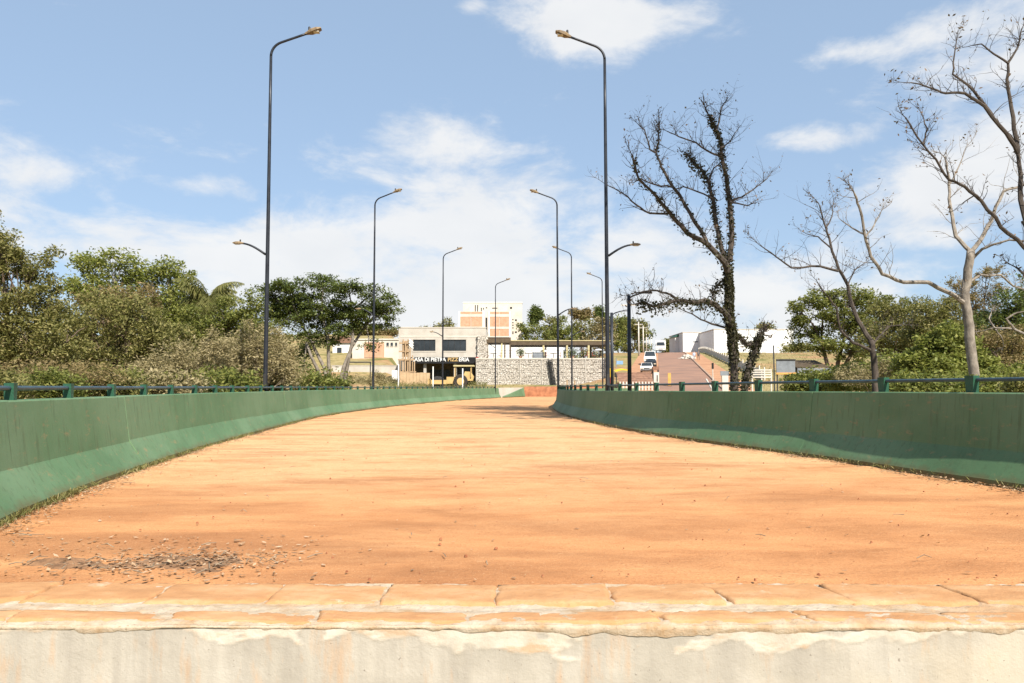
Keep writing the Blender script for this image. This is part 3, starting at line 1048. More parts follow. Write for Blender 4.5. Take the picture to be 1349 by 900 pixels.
# ------------------------------------------------------------------ vegetation
def leaves(centres, size, aspect=0.45, up=0.35, droop=0.0, fold=0.25):
    """one folded rhombus per leaf"""
    n = len(centres)
    d = rng.normal(size=(n, 3)); d[:, 2] = d[:, 2] * .6 - droop
    d /= np.linalg.norm(d, axis=1)[:, None] + 1e-9
    nn = rng.normal(size=(n, 3)); nn[:, 2] += up * 3
    s = np.cross(d, nn); s /= np.linalg.norm(s, axis=1)[:, None] + 1e-9
    nn = np.cross(s, d)
    L = size * rng.uniform(.6, 1.35, n)[:, None]
    W = L * aspect * 0.5
    b = centres - d * L * .5
    mid = centres - nn * W * fold
    v = np.stack([b, mid + s * W, centres + d * L * .5, mid - s * W], 1).reshape(-1, 3)
    q = np.arange(4 * n).reshape(n, 4)
    return v, q


def rand_in(n, shell=2.2):
    d = rng.normal(size=(n, 3))
    d /= np.linalg.norm(d, axis=1)[:, None]
    return d * rng.uniform(0, 1, n)[:, None] ** (1 / shell)


def foliage_tree(name, label, cat, base_px, d, lobes, leafm, bark, nl, leaf, clump=0.55, nclump=60, flat=0.7, trunk_r=0.14, droop=0.0, aspect=.45, group=None, zb=None, forks=None, twigs=True, up=.35):
    """lobes: (px, py, rx_px, ry_px[, depth offset]) at depth d"""
    k = d / FPX
    bp = P(base_px, 510, d)
    bp.z = Hf(bp.x, d) if zb is None else zb
    t = thing(name, bp, label, cat, group)
    clump *= .60; nclump = int(nclump * 1.45)
    cs = []
    tot = sum(l[2] * l[3] for l in lobes)
    m = MB()
    fork = None
    lows = min(P(l[0], l[1] + l[3], d).z for l in lobes)
    xm = np.mean([P(l[0], l[1], d).x for l in lobes])
    fz = max(bp.z + .5, min(lows + .4, bp.z + 3.5))
    fork = Vector((bp.x * .5 + xm * .5, d + .1, fz))
    if forks is None:
        mid = (bp + fork) / 2 + Vector((random.uniform(-.15, .15), random.uniform(-.1, .1), 0))
        m.tube([bp - Vector((0, 0, .2)), mid, fork], [trunk_r * 1.15, trunk_r, trunk_r * .85], 8)
        roots = [fork]
    else:
        roots = []
        for pl in forks:
            pp = [P(a, b, d + random.uniform(-.4, .4)) for a, b in pl]
            pp[0].z = min(pp[0].z, bp.z)
            m.tube(pp, [trunk_r * (1 - .45 * i / (len(pp) - 1)) for i in range(len(pp))], 7)
            roots.append(pp[-1])
    allc = []
    for l in lobes:
        dd = l[4] if len(l) > 4 else random.uniform(-.5, .5) * l[2] * k
        c = P(l[0], l[1], d + dd)
        r = np.array([l[2] * k, max(l[2], l[3]) * k * .9, l[3] * k])
        n = max(4, int(nclump * l[2] * l[3] / tot))
        off = rand_in(n)
        off = off / np.maximum(1, np.linalg.norm(off, axis=1))[:, None]
        pts = np.array(c)[None] + off * r[None] * rng.uniform(.8, 1.08, (n, 1))
        allc.append(pts)
        root = min(roots, key=lambda q: (q - c).length)
        md = root.lerp(c, .5) + Vector((random.uniform(-.2, .2), random.uniform(-.2, .2), random.uniform(-.05, .3))) * (root - c).length * .3
        m.tube([root, md, c], [trunk_r * .5, trunk_r * .33, trunk_r * .16], 6)
        if twigs:
            for p in pts[::2]:
                p = Vector(p)
                st = md.lerp(c, random.uniform(.1, 1))
                m.tube([st, st.lerp(p, .55) + Vector((0, 0, random.uniform(-.05, .12))), p], [trunk_r * .15, trunk_r * .1, trunk_r * .05], 4, False)
    m.build('trunk', bark, t, True)
    C = np.concatenate(allc)
    per = max(1, nl // len(C))
    wgt = rng.uniform(.35, 1.6, len(C))
    reps = np.maximum(1, (per * wgt).astype(int))
    idx = np.repeat(np.arange(len(C)), reps)
    sz = (clump * rng.uniform(.6, 1.35, len(C)))[idx][:, None]
    pos = C[idx] + np.clip(rng.normal(size=(len(idx), 3)), -1.7, 1.7) * sz * np.array([1, 1, flat]) * .5
    pos[:, 2] -= droop * .3 * np.abs(rng.normal(size=len(pos))) * sz[:, 0]
    v, q = leaves(pos, leaf, aspect, up, droop)
    v -= np.array(bp)
    link('crown', np_mesh('crown', v, q), leafm, t)
    return t


GL = 'trees and shrubs behind the left wall'
GR = 'trees and shrubs behind the right wall'
# left bank, near to far
foliage_tree('broadleaf_tree', 'large olive tree with dark gaps at the left edge of the view', 'tree', -10, 17,
             [(0, 318, 46, 42), (40, 352, 42, 40), (-40, 350, 60, 70), (70, 405, 34, 46), (10, 400, 60, 50), (45, 440, 50, 40), (88, 450, 34, 42), (-10, 470, 70, 36), (66, 482, 46, 26), (-90, 400, 60, 110)],
             LEAF_OLIVE, BARKB, 52000, 0.078, .36, 300, .8, .13, .3, .42, GL)
foliage_tree('broadleaf_tree', 'light green open crowned tree rising above the olive scrub on the left', 'tree', 138, 36,
             [(122, 352, 26, 20), (152, 346, 26, 18), (175, 366, 20, 18), (112, 384, 28, 26), (140, 392, 44, 30), (165, 410, 40, 34)],
             LEAF_LIME, BARKP, 13000, 0.17, .75, 120, .7, .16, .2, .42, GL)
foliage_tree('broadleaf_tree', 'yellowish green tree between the light green tree and the palm', 'tree', 214, 37,
             [(200, 362, 24, 20), (222, 356, 20, 18), (238, 380, 24, 26), (206, 394, 34, 28), (232, 412, 30, 30), (205, 432, 40, 26)],
             LEAF_LIME, BARKP, 12000, 0.16, .75, 110, .7, .15, .2, .42, GL)
foliage_tree('scrub_tree', 'dense olive brown scrub tree draped in vines below the light green tree', 'tree', 150, 27,
             [(120, 430, 42, 36), (165, 420, 44, 34), (205, 432, 40, 36), (100, 465, 40, 34), (150, 468, 56, 34), (205, 474, 46, 30), (232, 456, 30, 34), (130, 400, 24, 20)],
             LEAF_OLIVE, BARKB, 26000, 0.115, .5, 240, .85, .15, .45, .4, GL)
foliage_tree('scrub_tree', 'green brown tree with yellow leaves in the middle of the left scrub', 'tree', 160, 32,
             [(140, 395, 30, 26), (175, 392, 34, 24), (150, 425, 40, 26)],
             LEAF_RUST, BARKB, 8000, 0.13, .5, 80, .8, .12, .3, .42, GL)
foliage_tree('broadleaf_tree', 'mid green tree partly hiding the drooping palm', 'tree', 310, 33.5,
             [(300, 412, 24, 22), (328, 408, 22, 22), (318, 440, 36, 34), (285, 445, 34, 36), (345, 436, 20, 32), (256, 430, 26, 30)],
             LEAF_GREEN, BARKB, 15000, 0.14, .7, 130, .7, .12, .2, .45, GL)
foliage_tree('broadleaf_tree', 'bushy green tree filling the gap left of the palm trunk', 'tree', 246, 41,
             [(250, 425, 28, 40), (240, 455, 40, 40), (275, 470, 30, 30)],
             LEAF_GREEN, BARKB, 9000, 0.18, .8, 90, .7, .15, .2, .45, GL)
foliage_tree('dry_shrub', 'rounded beige dry bush in front of the nearest left lamp post', 'shrub', 340, 25.5,
             [(340, 452, 38, 30), (368, 474, 32, 30), (310, 470, 40, 34), (336, 488, 62, 22), (280, 486, 40, 22), (385, 492, 18, 16)],
             LEAF_DRY, TWIGM, 19000, 0.115, .45, 220, .9, .07, .1, .28, GL, up=.1)
foliage_tree('dry_shrub', 'straw coloured tangled bush between the palm and the dense scrub', 'shrub', 235, 24,
             [(240, 478, 44, 28), (200, 490, 40, 20), (282, 455, 26, 24)],
             LEAF_DRY, TWIGM, 10000, 0.11, .4, 130, .9, .06, .2, .25, GL, up=.1)
foliage_tree('dry_shrub', 'low brown tangle of stems at the foot of the big left tree', 'shrub', 40, 12.5,
             [(20, 492, 60, 18), (80, 490, 50, 22), (130, 496, 50, 16)],
             LEAF_RUST, TWIGM, 9000, 0.055, .22, 130, .9, .03, .2, .3, GL, up=.1)
foliage_tree('shrub', 'small leafy green shrub at the foot of the scrub behind the left rail', 'shrub', 120, 15,
             [(110, 500, 30, 12), (160, 500, 40, 12), (210, 504, 40, 10)],
             LEAF_LIME, BARKB, 5000, 0.06, .22, 70, .9, .03, .2, .5, GL)
foliage_tree('spreading_tree', 'dark green spreading tree with layered flat crown and pale leaning stems', 'tree', 436, 54,
             [(350, 383, 22, 13.0), (380, 377, 32, 13.0), (426, 375, 34, 14.5), (460, 382, 28, 13.0), (493, 387, 22, 14.5), (375, 397, 36, 14.5), (407, 396, 40, 14.5), (455, 407, 40, 14.5), (490, 407, 32, 13.0), (513, 410, 18, 11.6), (504, 430, 17, 8.7), (509, 401, 14, 11.6), (389, 419, 38, 14.5), (428, 421, 36, 13.0), (361, 413, 24, 14.5), (405, 440, 30, 13.0), (428, 450, 20, 11.6), (486, 455, 14, 7.2), (399, 465, 20, 13.0), (468, 427, 22, 10.2), (400, 486, 14, 20.3), (445, 436, 24, 11), (480, 418, 24, 10), (385, 408, 34, 14), (435, 410, 34, 13)],
             LEAF_DEEP, BARKP, 40000, 0.19, .85, 400, .5, .15, 0, .5, GL, up=.8, twigs=True,
             forks=[[(436, 512), (428, 486), (412, 455), (396, 425)], [(438, 512), (433, 480), (432, 445), (424, 412)], [(440, 512), (452, 486), (463, 458), (482, 428)], [(446, 512), (458, 480), (465, 445), (462, 410)], [(430, 512), (420, 490), (410, 470), (404, 452)]])
foliage_tree('shrub', 'green weedy shrub under the spreading tree', 'shrub', 400, 46,
             [(395, 500, 26, 10), (360, 498, 22, 12), (420, 504, 24, 7)], LEAF_GREEN, BARKB, 4000, 0.13, .45, 60, .8, .05, .1, .45, GL)
foliage_tree('shrub', 'pale green roadside bush before the dark goal frame', 'shrub', 485, 74,
             [(470, 500, 22, 7), (500, 496, 14, 10), (512, 502, 16, 6), (488, 502, 20, 6)], LEAF_DRY, BARKB, 3500, 0.16, .5, 50, .8, .05, .1, .4, GL)

# right bank
foliage_tree('broadleaf_tree', 'rounded green tree behind the dark sign boards on the right', 'tree', 1094, 62,
             [(1056, 412, 22, 20), (1084, 392, 26, 16), (1118, 390, 28, 18), (1148, 402, 26, 18), (1062, 440, 26, 20), (1100, 418, 40, 24), (1140, 430, 34, 24), (1090, 452, 28, 16), (1178, 412, 24, 20), (1126, 464, 30, 18)],
             LEAF_GREEN, BARKB, 22000, 0.23, .95, 210, .65, .22, .1, .48, GR,
             forks=[[(1094, 508), (1090, 480), (1082, 450)], [(1098, 508), (1104, 478), (1112, 446)], [(1100, 508), (1112, 484), (1128, 455)]])
foliage_tree('broadleaf_tree', 'dry brownish olive tree right of the rounded green tree', 'tree', 1180, 46,
             [(1172, 412, 30, 24), (1206, 408, 24, 18), (1190, 436, 40, 28), (1160, 446, 30, 28), (1225, 430, 24, 24), (1196, 466, 44, 24)],
             LEAF_OLIVE, BARKB, 17000, 0.18, .75, 170, .8, .15, .3, .4, GR)
foliage_tree('leafy_shrub', 'bright green large leaved shrub left of the pale bare trunk', 'shrub', 1235, 27,
             [(1222, 462, 28, 22), (1250, 446, 24, 22), (1205, 484, 26, 18), (1246, 482, 34, 22), (1270, 468, 22, 26), (1292, 488, 30, 18)],
             LEAF_LIME, BARKB, 14000, 0.15, .4, 170, .8, .07, .1, .55, GR)
foliage_tree('broadleaf_tree', 'soft olive green tree filling the gap left of the pale bare trunk', 'tree', 1238, 43,
             [(1218, 418, 26, 22), (1244, 410, 24, 20), (1262, 430, 24, 24), (1232, 444, 34, 26), (1205, 446, 26, 24)],
             LEAF_OLIVE, BARKB, 14000, 0.16, .75, 140, .8, .14, .2, .42, GR)
foliage_tree('feathery_tree', 'feathery rust green tree rising behind the pale bare trunk', 'tree', 1290, 47,
             [(1268, 372, 22, 12), (1300, 358, 20, 12), (1316, 384, 18, 12), (1284, 392, 28, 14), (1300, 412, 30, 18), (1256, 400, 20, 12)],
             LEAF_RUST, BARKB, 9000, 0.15, .55, 130, .6, .13, .1, .35, GR)
foliage_tree('broadleaf_tree', 'dark green tree mass at the right edge of the view', 'tree', 1330, 38,
             [(1338, 400, 30, 30), (1306, 430, 36, 28), (1345, 440, 40, 36), (1310, 466, 36, 30), (1372, 390, 34, 46), (1390, 440, 40, 60), (1275, 440, 26, 26)],
             LEAF_DEEP, BARKB, 20000, 0.17, .7, 200, .75, .16, .2, .45, GR)
foliage_tree('scrub_tree', 'rusty brown scrub tree low behind the dead twisted branches', 'tree', 1310, 32,
             [(1305, 446, 24, 18), (1338, 452, 26, 20), (1322, 478, 34, 20)],
             LEAF_RUST, BARKB, 7000, 0.11, .45, 90, .8, .09, .2, .42, GR)
foliage_tree('leafy_shrub', 'fresh green shrub below the right edge trees behind the rail', 'shrub', 1320, 24,
             [(1310, 496, 40, 14), (1350, 492, 34, 18), (1270, 500, 34, 10)], LEAF_LIME, BARKB, 8000, 0.11, .32, 110, .8, .05, .1, .5, GR)
foliage_tree('dry_shrub', 'straw brown dry shrub at the foot of the forked dark bare tree', 'shrub', 1150, 28,
             [(1130, 494, 30, 14), (1165, 490, 26, 18), (1195, 498, 24, 10)], LEAF_DRY, TWIGM, 6000, 0.10, .35, 90, .9, .05, .1, .3, GR, up=.1)


UG = [(-10, 10.5, LEAF_OLIVE, 'olive undergrowth at the far left edge just behind the rail'), (60, 11.5, LEAF_GREEN, 'green undergrowth behind the second left rail post'), (140, 13, LEAF_OLIVE, 'olive undergrowth behind the left rail below the light green tree'),
      (215, 15, LEAF_DRY, 'straw undergrowth behind the left rail below the yellowish tree'), (285, 20, LEAF_GREEN, 'green undergrowth behind the left rail below the palm'), (345, 27, LEAF_OLIVE, 'olive undergrowth at the foot of the nearest left lamp'), (405, 44, LEAF_GREEN, 'green undergrowth below the stems of the spreading tree')]
for (px, d, lm, lab) in UG:
    foliage_tree('undergrowth_bush', lab, 'shrub', px, d, [(px - 30, 508, 30, 14), (px + 5, 502, 34, 16), (px + 34, 508, 28, 13), (px, 520, 50, 12)], lm, TWIGM, 5200, .0055 * d, .02 * d, 90, .9, .03, .1, .4, 'undergrowth behind the left rail', zb=-3.0)
UG = [(1215, 16, LEAF_GREEN, 'green undergrowth left of the pale bare trunk behind the rail'), (1300, 14, LEAF_LIME, 'light green undergrowth right of the pale bare trunk'), (1368, 12, LEAF_OLIVE, 'olive undergrowth at the right edge behind the rail')]
for (px, d, lm, lab) in UG:
    foliage_tree('undergrowth_bush', lab, 'shrub', px, d, [(px - 24, 508, 28, 10), (px + 5, 504, 30, 12), (px + 30, 508, 26, 10), (px, 518, 46, 10)], lm, TWIGM, 4200, .0055 * d, .02 * d, 80, .9, .03, .1, .45, 'undergrowth behind the right rail', zb=-3.0)


for (px, d, lm, rx_, ry_, yc, lab) in ((1066, 52, LEAF_GREEN, 26, 10, 500, 'low green bush under the left side of the rounded green tree'), (1122, 48, LEAF_LIME, 30, 15, 492, 'light green bush under the right side of the rounded green tree'),
        (1170, 40, LEAF_GREEN, 34, 20, 486, 'green bush filling the gap behind the forked bare tree'), (1206, 36, LEAF_LIME, 30, 20, 482, 'light green bush left of the bright large leaved shrub')):
    foliage_tree('leafy_shrub', lab, 'shrub', px, d, [(px - rx_ * .6, yc + 4, rx_ * .7, ry_ * .8), (px, yc, rx_ * .7, ry_), (px + rx_ * .6, yc + 3, rx_ * .7, ry_ * .85), (px, yc + ry_, rx_ * 1.2, ry_ * .7)], lm, BARKB, 6500, .0045 * d, .02 * d, 100, .8, .06, .1, .48, GR)


# ---- palm
def palm():
    d = 35.0
    c = P(276, 395, d)
    b = Vector((c.x + .2, d, Hf(c.x, d)))
    t = thing('palm_tree', b, 'palm with drooping feathery fronds among the left trees', 'palm')
    n = 9
    MB().tube([b.lerp(c, i / (n - 1)) + Vector((.06 * math.sin(i), 0, 0)) for i in range(n)], [.15 - .006 * i for i in range(n)], 9).build('trunk', BARKP, t, True)
    for k in range(30):
        a = k * 2.399 + random.uniform(-.2, .2)
        el = [1.15, .8, .45, .1][k % 4] + random.uniform(-.12, .12)
        L = random.uniform(1.4, 2.1)
        p = c.copy(); dirv = Vector((math.cos(a) * math.cos(el), math.sin(a) * math.cos(el), math.sin(el)))
        pts = [p.copy()]
        for i in range(12):
            dirv = (dirv + Vector((0, 0, -.155))).normalized()
            p = p + dirv * L / 12
            pts.append(p.copy())
        m = MB()
        m.tube(pts, [.022 - .0014 * i for i in range(13)], 4, False)
        side0 = Vector((-math.sin(a), math.cos(a), 0))
        for i in range(1, 13):
            tdir = (pts[i] - pts[i - 1]).normalized()
            for s in (-1, 1):
                for h in range(3):
                    q = pts[i - 1].lerp(pts[i], h / 3)
                    ll = .62 * math.sin(math.pi * min(1, (i + h / 3) / 13 * .9 + .12)) + .08
                    dv = (side0 * s * random.uniform(.6, 1.0) + tdir * .5 + Vector((0, 0, -random.uniform(.4, 1.1)))).normalized()
                    w = tdir * .016
                    e = q + dv * ll * .55 + Vector((0, 0, -.02)); e2 = q + dv * ll + Vector((0, 0, -.18 * ll))
                    m.poly([q - w, q + w, e + w * 1.2, e - w * 1.2]); m.poly([e - w * 1.2, e + w * 1.2, e2])
        m.build('frond', PALMM, t)


palm()


# ---- bare trees traced limb by limb, each at its own distance, twigs grown from the limbs
def bare_tree(name, label, d, base, limbs, bark, twig_n, seed, ivy=None, dry=60, twig_len=1.0, zb=None):
    rs = random.Random(seed)
    k = d / FPX
    bp = P(base, 510, d); bp.z = Hf(bp.x, d) if zb is None else zb
    t = thing(name, bp, label, 'tree', 'bare trees behind the right wall')
    mt, mb = MB(), MB()
    tips, skel = [], []

    def grow(p, dv, L, r, lev):
        n = 5 if lev < 2 else 4
        pts = [p.copy()]
        q = p.copy()
        for i in range(n):
            dv = (dv + Vector((rs.uniform(-1, 1), rs.uniform(-1, 1), rs.uniform(-.7, 1.0))) * .30).normalized()
            q = q + dv * L / n
            pts.append(q.copy())
        mb.tube(pts, [r * (1 - .7 * i / n) for i in range(n + 1)], 5 if lev == 0 else 4 if lev == 1 else 3, False)
        tips.append(pts[-1])
        if lev < 2:
            for i in range(1, n + 1):
                for _ in range(rs.choice([1, 1, 2]) if lev == 0 else rs.choice([0, 1, 1])):
                    side = Vector((rs.uniform(-1, 1), rs.uniform(-1, 1), rs.uniform(-.4, .9))).normalized()
                    grow(pts[i], (dv * .75 + side).normalized(), L * rs.uniform(.35, .62), r * .55, lev + 1)
    for li, (r0, r1, dz, pl) in enumerate(limbs):
        n = len(pl)
        # depth of the limb drifts as it rises so the crown has real depth
        pp = [P(a, b, d + dz * (i / (n - 1))) for i, (a, b) in enumerate(pl)]
        if li == 0:
            pp[0].z = bp.z - .2
        # densify with slight crookedness
        q, rr = [], []
        for i in range(n - 1):
            for s in range(3):
                u = s / 3
                p = pp[i].lerp(pp[i + 1], u)
                if s: p = p + Vector((rs.uniform(-1, 1), rs.uniform(-1, 1), rs.uniform(-1, 1))) * (pp[i] - pp[i + 1]).length * .035
                q.append(p); rr.append((r0 + (r1 - r0) * (i + u) / (n - 1)) * k * .60)
        q.append(pp[-1]); rr.append(r1 * k * .6)
        (mt if li == 0 else mb).tube(q, rr, 9 if li == 0 else 7)
        skel.append((q, rr))
        if li == 0: continue
        tot = sum((q[i] - q[i + 1]).length for i in range(len(q) - 1))
        cnt = int(twig_n * tot)
        for _ in range(cnt):
            i = min(len(q) - 2, int((rs.random() ** .6) * (len(q) - 1)))
            dv = (q[i + 1] - q[i]).normalized()
            side = Vector((rs.uniform(-1, 1), rs.uniform(-1, 1), rs.uniform(-.3, 1))).normalized()
            grow(q[i], (dv * .7 + side).normalized(), rs.uniform(.4, 1.1) * twig_len, max(.005, min(rr[i] * .4, .011)), 1)
        grow(q[-1], (q[-1] - q[-2]).normalized(), rs.uniform(.4, .75) * twig_len, max(.007, rr[-1] * .8), 0)
    mt.build('trunk', bark, t, True)
    mb.build('branches', bark, t)
    if dry and tips:
        c = np.array([tuple(rs.choice(tips)) for _ in range(dry * 3)])
        c = c + rng.normal(size=c.shape) * np.array([.05, .05, .09])
        v, q = leaves(c, .085, .45, 0, .7)
        tag(link('dry_leaves', np_mesh('dry_leaves', v - np.array(bp), q), DRYLEAF, t), kind='stuff')
    if ivy:
        C = []
        for (li, n, spread) in ivy:
            q, rr = skel[li]
            for _ in range(n):
                i = rs.randrange(len(q) - 1)
                p = q[i].lerp(q[i + 1], rs.random())
                a = rs.uniform(0, 6.283)
                C.append((p.x + math.cos(a) * (rr[i] + rs.uniform(0, spread)), p.y + math.sin(a) * (rr[i] + rs.uniform(0, spread)), p.z + rs.uniform(-.12, .12) - rs.random() ** 3 * spread * 2.5))
        v, q = leaves(np.array(C), .085, .75, 0, .5)
        tag(link('ivy', np_mesh('ivy', v - np.array(bp), q), IVYM, t), kind='stuff')
    return t


bare_tree('bare_tree', 'tall bare tree with ivy covered trunk standing between the hill street and the white warehouses', 24, 968, [
    (9, 7, 0, [(968, 514), (967, 470), (963, 430), (961, 390), (960, 355)]),
    (7.5, 1.6, -2.0, [(960, 360), (954, 345), (932, 322), (905, 307), (883, 281), (864, 258), (841, 235), (834, 209)]),
    (2.6, 1.0, -1.0, [(883, 281), (856, 281), (837, 269), (822, 256), (802, 245)]),
    (5, 1.4, 1.5, [(932, 322), (928, 312), (909, 281), (887, 247), (871, 220), (864, 201), (868, 182), (868, 160)]),
    (2.4, 1.0, 1.0, [(864, 201), (856, 197), (849, 171), (841, 164)]),
    (2.2, 1.0, 1.0, [(887, 247), (862, 243), (845, 236), (836, 240)]),
    (5.6, 2.4, 2.2, [(960, 350), (948, 318), (941, 277), (934, 239), (926, 226), (913, 214), (905, 203)]),
    (6.2, 2.4, .6, [(962, 345), (964, 307), (961, 266), (957, 232), (951, 205), (947, 179), (940, 164), (934, 153)]),
    (2.4, 1.0, -1.5, [(951, 206), (936, 201), (917, 188), (894, 180), (879, 173)]),
    (2.6, 1.0, 1.2, [(961, 264), (977, 260), (992, 250), (1011, 235)]),
    (2.2, .9, -1.0, [(962, 266), (972, 268), (985, 271), (992, 268)]),
    (2.0, .8, .8, [(944, 172), (951, 141), (958, 129)]),
    (2.0, .8, .8, [(949, 195), (962, 186), (972, 170)]),
    (2.0, 1.2, .5, [(934, 240), (940, 222), (950, 214)]),
    (2.0, 1.2, .5, [(940, 262), (920, 253), (900, 246), (888, 250)]),
    (7, 1.8, -2.0, [(964, 434), (958, 416), (942, 401), (928, 396), (911, 398), (894, 396), (879, 399), (861, 404), (849, 398), (840, 400)]),
    (3.2, 1.0, -1.0, [(894, 396), (883, 388), (866, 383), (849, 384), (833, 387)]),
    (3, 1.0, 1.0, [(964, 436), (957, 432), (938, 427), (923, 421), (911, 413), (898, 408)]),
    (3, 1.2, 1.0, [(961, 370), (949, 371), (942, 380), (939, 390)]),
    (6, 5, .3, [(966, 438), (975, 445), (983, 454), (995, 454), (1000, 447)]),
    (7.5, 4.5, .3, [(981, 516), (987, 483), (995, 462), (1000, 446), (1003, 440)])],
    BARKD, 7.0, 11, ivy=[(0, 3200, .045), (7, 800, .06), (6, 900, .12), (1, 380, .05), (3, 220, .05), (15, 900, .11), (18, 260, .12), (19, 300, .05), (20, 900, .05)], dry=260, zb=-3.0, twig_len=.8)
bare_tree('bare_tree', 'smaller dark bare tree forking low in front of the rounded green tree', 25, 1154, [
    (7.5, 6, 0, [(1155, 514), (1153, 490), (1151, 469), (1147, 448)]),
    (5.5, 1.6, 1.2, [(1147, 448), (1136, 431), (1124, 406), (1117, 376), (1105, 355), (1094, 321), (1088, 300), (1080, 272)]),
    (3, 1.0, -1.2, [(1104, 357), (1081, 351), (1043, 353), (1022, 338), (1001, 323)]),
    (3.6, 1.0, -1.0, [(1148, 462), (1124, 452), (1107, 435), (1102, 405), (1088, 388), (1077, 372)]),
    (2, .8, .6, [(1096, 328), (1078, 312), (1062, 308)]),
    (1.8, .8, .6, [(1117, 376), (1126, 356), (1140, 346)]),
    (2.4, 1.0, .8, [(1149, 455), (1162, 440), (1170, 430), (1186, 428)]),
    (1.8, .8, .6, [(1088, 300), (1096, 285), (1098, 268)])],
    BARKD, 4.6, 12, dry=80, zb=-3.2)
bare_tree('bare_tree', 'pale barked bare tree with a long limb sweeping left above the rail', 21, 1280, [
    (11, 8.5, 0, [(1281, 516), (1280, 469), (1277, 430), (1272, 401), (1275, 355), (1279, 331)]),
    (5.5, 2.2, -1.2, [(1272, 401), (1258, 390), (1242, 382), (1223, 372), (1191, 372), (1162, 361), (1147, 338), (1139, 309), (1132, 273), (1126, 256)]),
    (5, 2.2, 1.0, [(1279, 332), (1259, 311), (1252, 273), (1250, 244), (1247, 214)]),
    (5, 2.0, .8, [(1279, 332), (1297, 307), (1309, 282), (1322, 252), (1343, 246), (1360, 236)]),
    (3.4, 1.6, -.8, [(1282, 340), (1294, 328), (1309, 322), (1330, 316), (1350, 318)]),
    (2.8, 1.8, .8, [(1277, 372), (1292, 362), (1318, 362), (1335, 377), (1352, 382)]),
    (2.2, 1.0, .6, [(1139, 309), (1122, 300), (1108, 290)]),
    (2.2, 1.0, .6, [(1140, 314), (1152, 296), (1160, 280)]),
    (2.0, 1.0, .4, [(1250, 244), (1262, 222), (1270, 200)])],
    BARKP, 2.6, 13, dry=60, zb=-3.2)
TALL = bare_tree('bare_tree', 'dark bare tree leaning in from the right edge with fine upper twigs', 17.5, 1392, [
    (10, 7, 0, [(1395, 520), (1392, 440), (1382, 370), (1364, 325), (1349, 290)]),
    (6, 4, 0.4, [(1352, 292), (1344, 248), (1341, 202)]),
    (5, 1.3, -.8, [(1341, 202), (1326, 176), (1297, 140), (1271, 123), (1246, 123), (1229, 117), (1200, 109)]),
    (4, 1.0, .6, [(1308, 155), (1297, 138), (1276, 113), (1255, 98), (1257, 75), (1261, 45)]),
    (5, 1.4, .8, [(1341, 200), (1335, 155), (1328, 117), (1328, 83), (1341, 62), (1346, 38)]),
    (2.6, .9, .5, [(1329, 84), (1309, 71), (1293, 58), (1280, 60)]),
    (5, 1.4, -.9, [(1364, 336), (1349, 326), (1318, 299), (1293, 265), (1271, 246), (1250, 237), (1233, 210), (1208, 180), (1193, 155)]),
    (2.4, 1.0, .4, [(1293, 265), (1283, 258), (1268, 268)]),
    (2.2, 1.0, .4, [(1216, 190), (1222, 170), (1214, 150)]),
    (4, 2.0, .4, [(1362, 380), (1348, 360), (1338, 352)]),
    (3.4, 1.6, -.4, [(1352, 285), (1366, 240), (1372, 190), (1366, 150)])],
    BARKD, 6.5, 14, dry=120, twig_len=.62, zb=-3.0)
# its upper crown reaches out over the road, above the picture
def upper_crown(t):
    rs = random.Random(77)
    b0 = np.array(ORIG[t.name])
    m = MB()
    C = []
    hub = Vector((10.6, 18.0, 14.2))
    m.tube([P(1391, 430, 17.5), P(1402, 250, 17.5), P(1408, 60, 17.6), P(1398, -120, 17.8), hub], [.12, .10, .09, .08, .06], 7)
    for i in range(46):
        y = rs.uniform(14.0, 26.0)
        x = rs.uniform(3.6, 9.4)
        z = 1 + .52 * y + rs.uniform(1.6, 3.2)
        e = Vector((x, y, z))
        md = hub.lerp(e, .5) + Vector((rs.uniform(-.4, .4), rs.uniform(-.4, .4), rs.uniform(.6, 1.6)))
        m.tube([hub, hub.lerp(md, .6) + Vector((0, 0, .3)), md, md.lerp(e, .6), e], [.05, .04, .03, .02, .010], 5, False)
        for k in range(9):
            s = md.lerp(e, rs.uniform(.3, 1))
            q = s + Vector((rs.uniform(-1, 1), rs.uniform(-1, 1), rs.uniform(-.2, .6))) * .9
            m.tube([s, s.lerp(q, .5) + Vector((0, 0, .1)), q], [.012, .009, .005], 3, False)
            C += [tuple(q + Vector((rs.gauss(0, .22), rs.gauss(0, .22), rs.gauss(0, .14)))) for _ in range(60)]
    m.build('upper_branches', BARKD, t)
    v, q = leaves(np.array(C), .15, .5, .6, .2)
    tag(link('upper_leaves', np_mesh('upper_leaves', v - b0, q), LEAF_OLIVE, t), kind='stuff')


upper_crown(TALL)
bare_tree('dead_tree', 'bleached dead twisted branches low at the right edge', 24, 1360, [
    (5, 4, 0, [(1366, 512), (1362, 470), (1356, 440)]),
    (3.2, 1.2, .6, [(1358, 444), (1336, 434), (1310, 432), (1296, 436)]),
    (2.8, 1.0, -.4, [(1336, 434), (1326, 420), (1340, 412), (1352, 410)]),
    (2.2, .9, .3, [(1310, 432), (1303, 420), (1306, 412)]),
    (2.0, .9, .3, [(1312, 434), (1320, 446), (1322, 456)])],
    BARKP, .5, 15, dry=0, twig_len=.6)


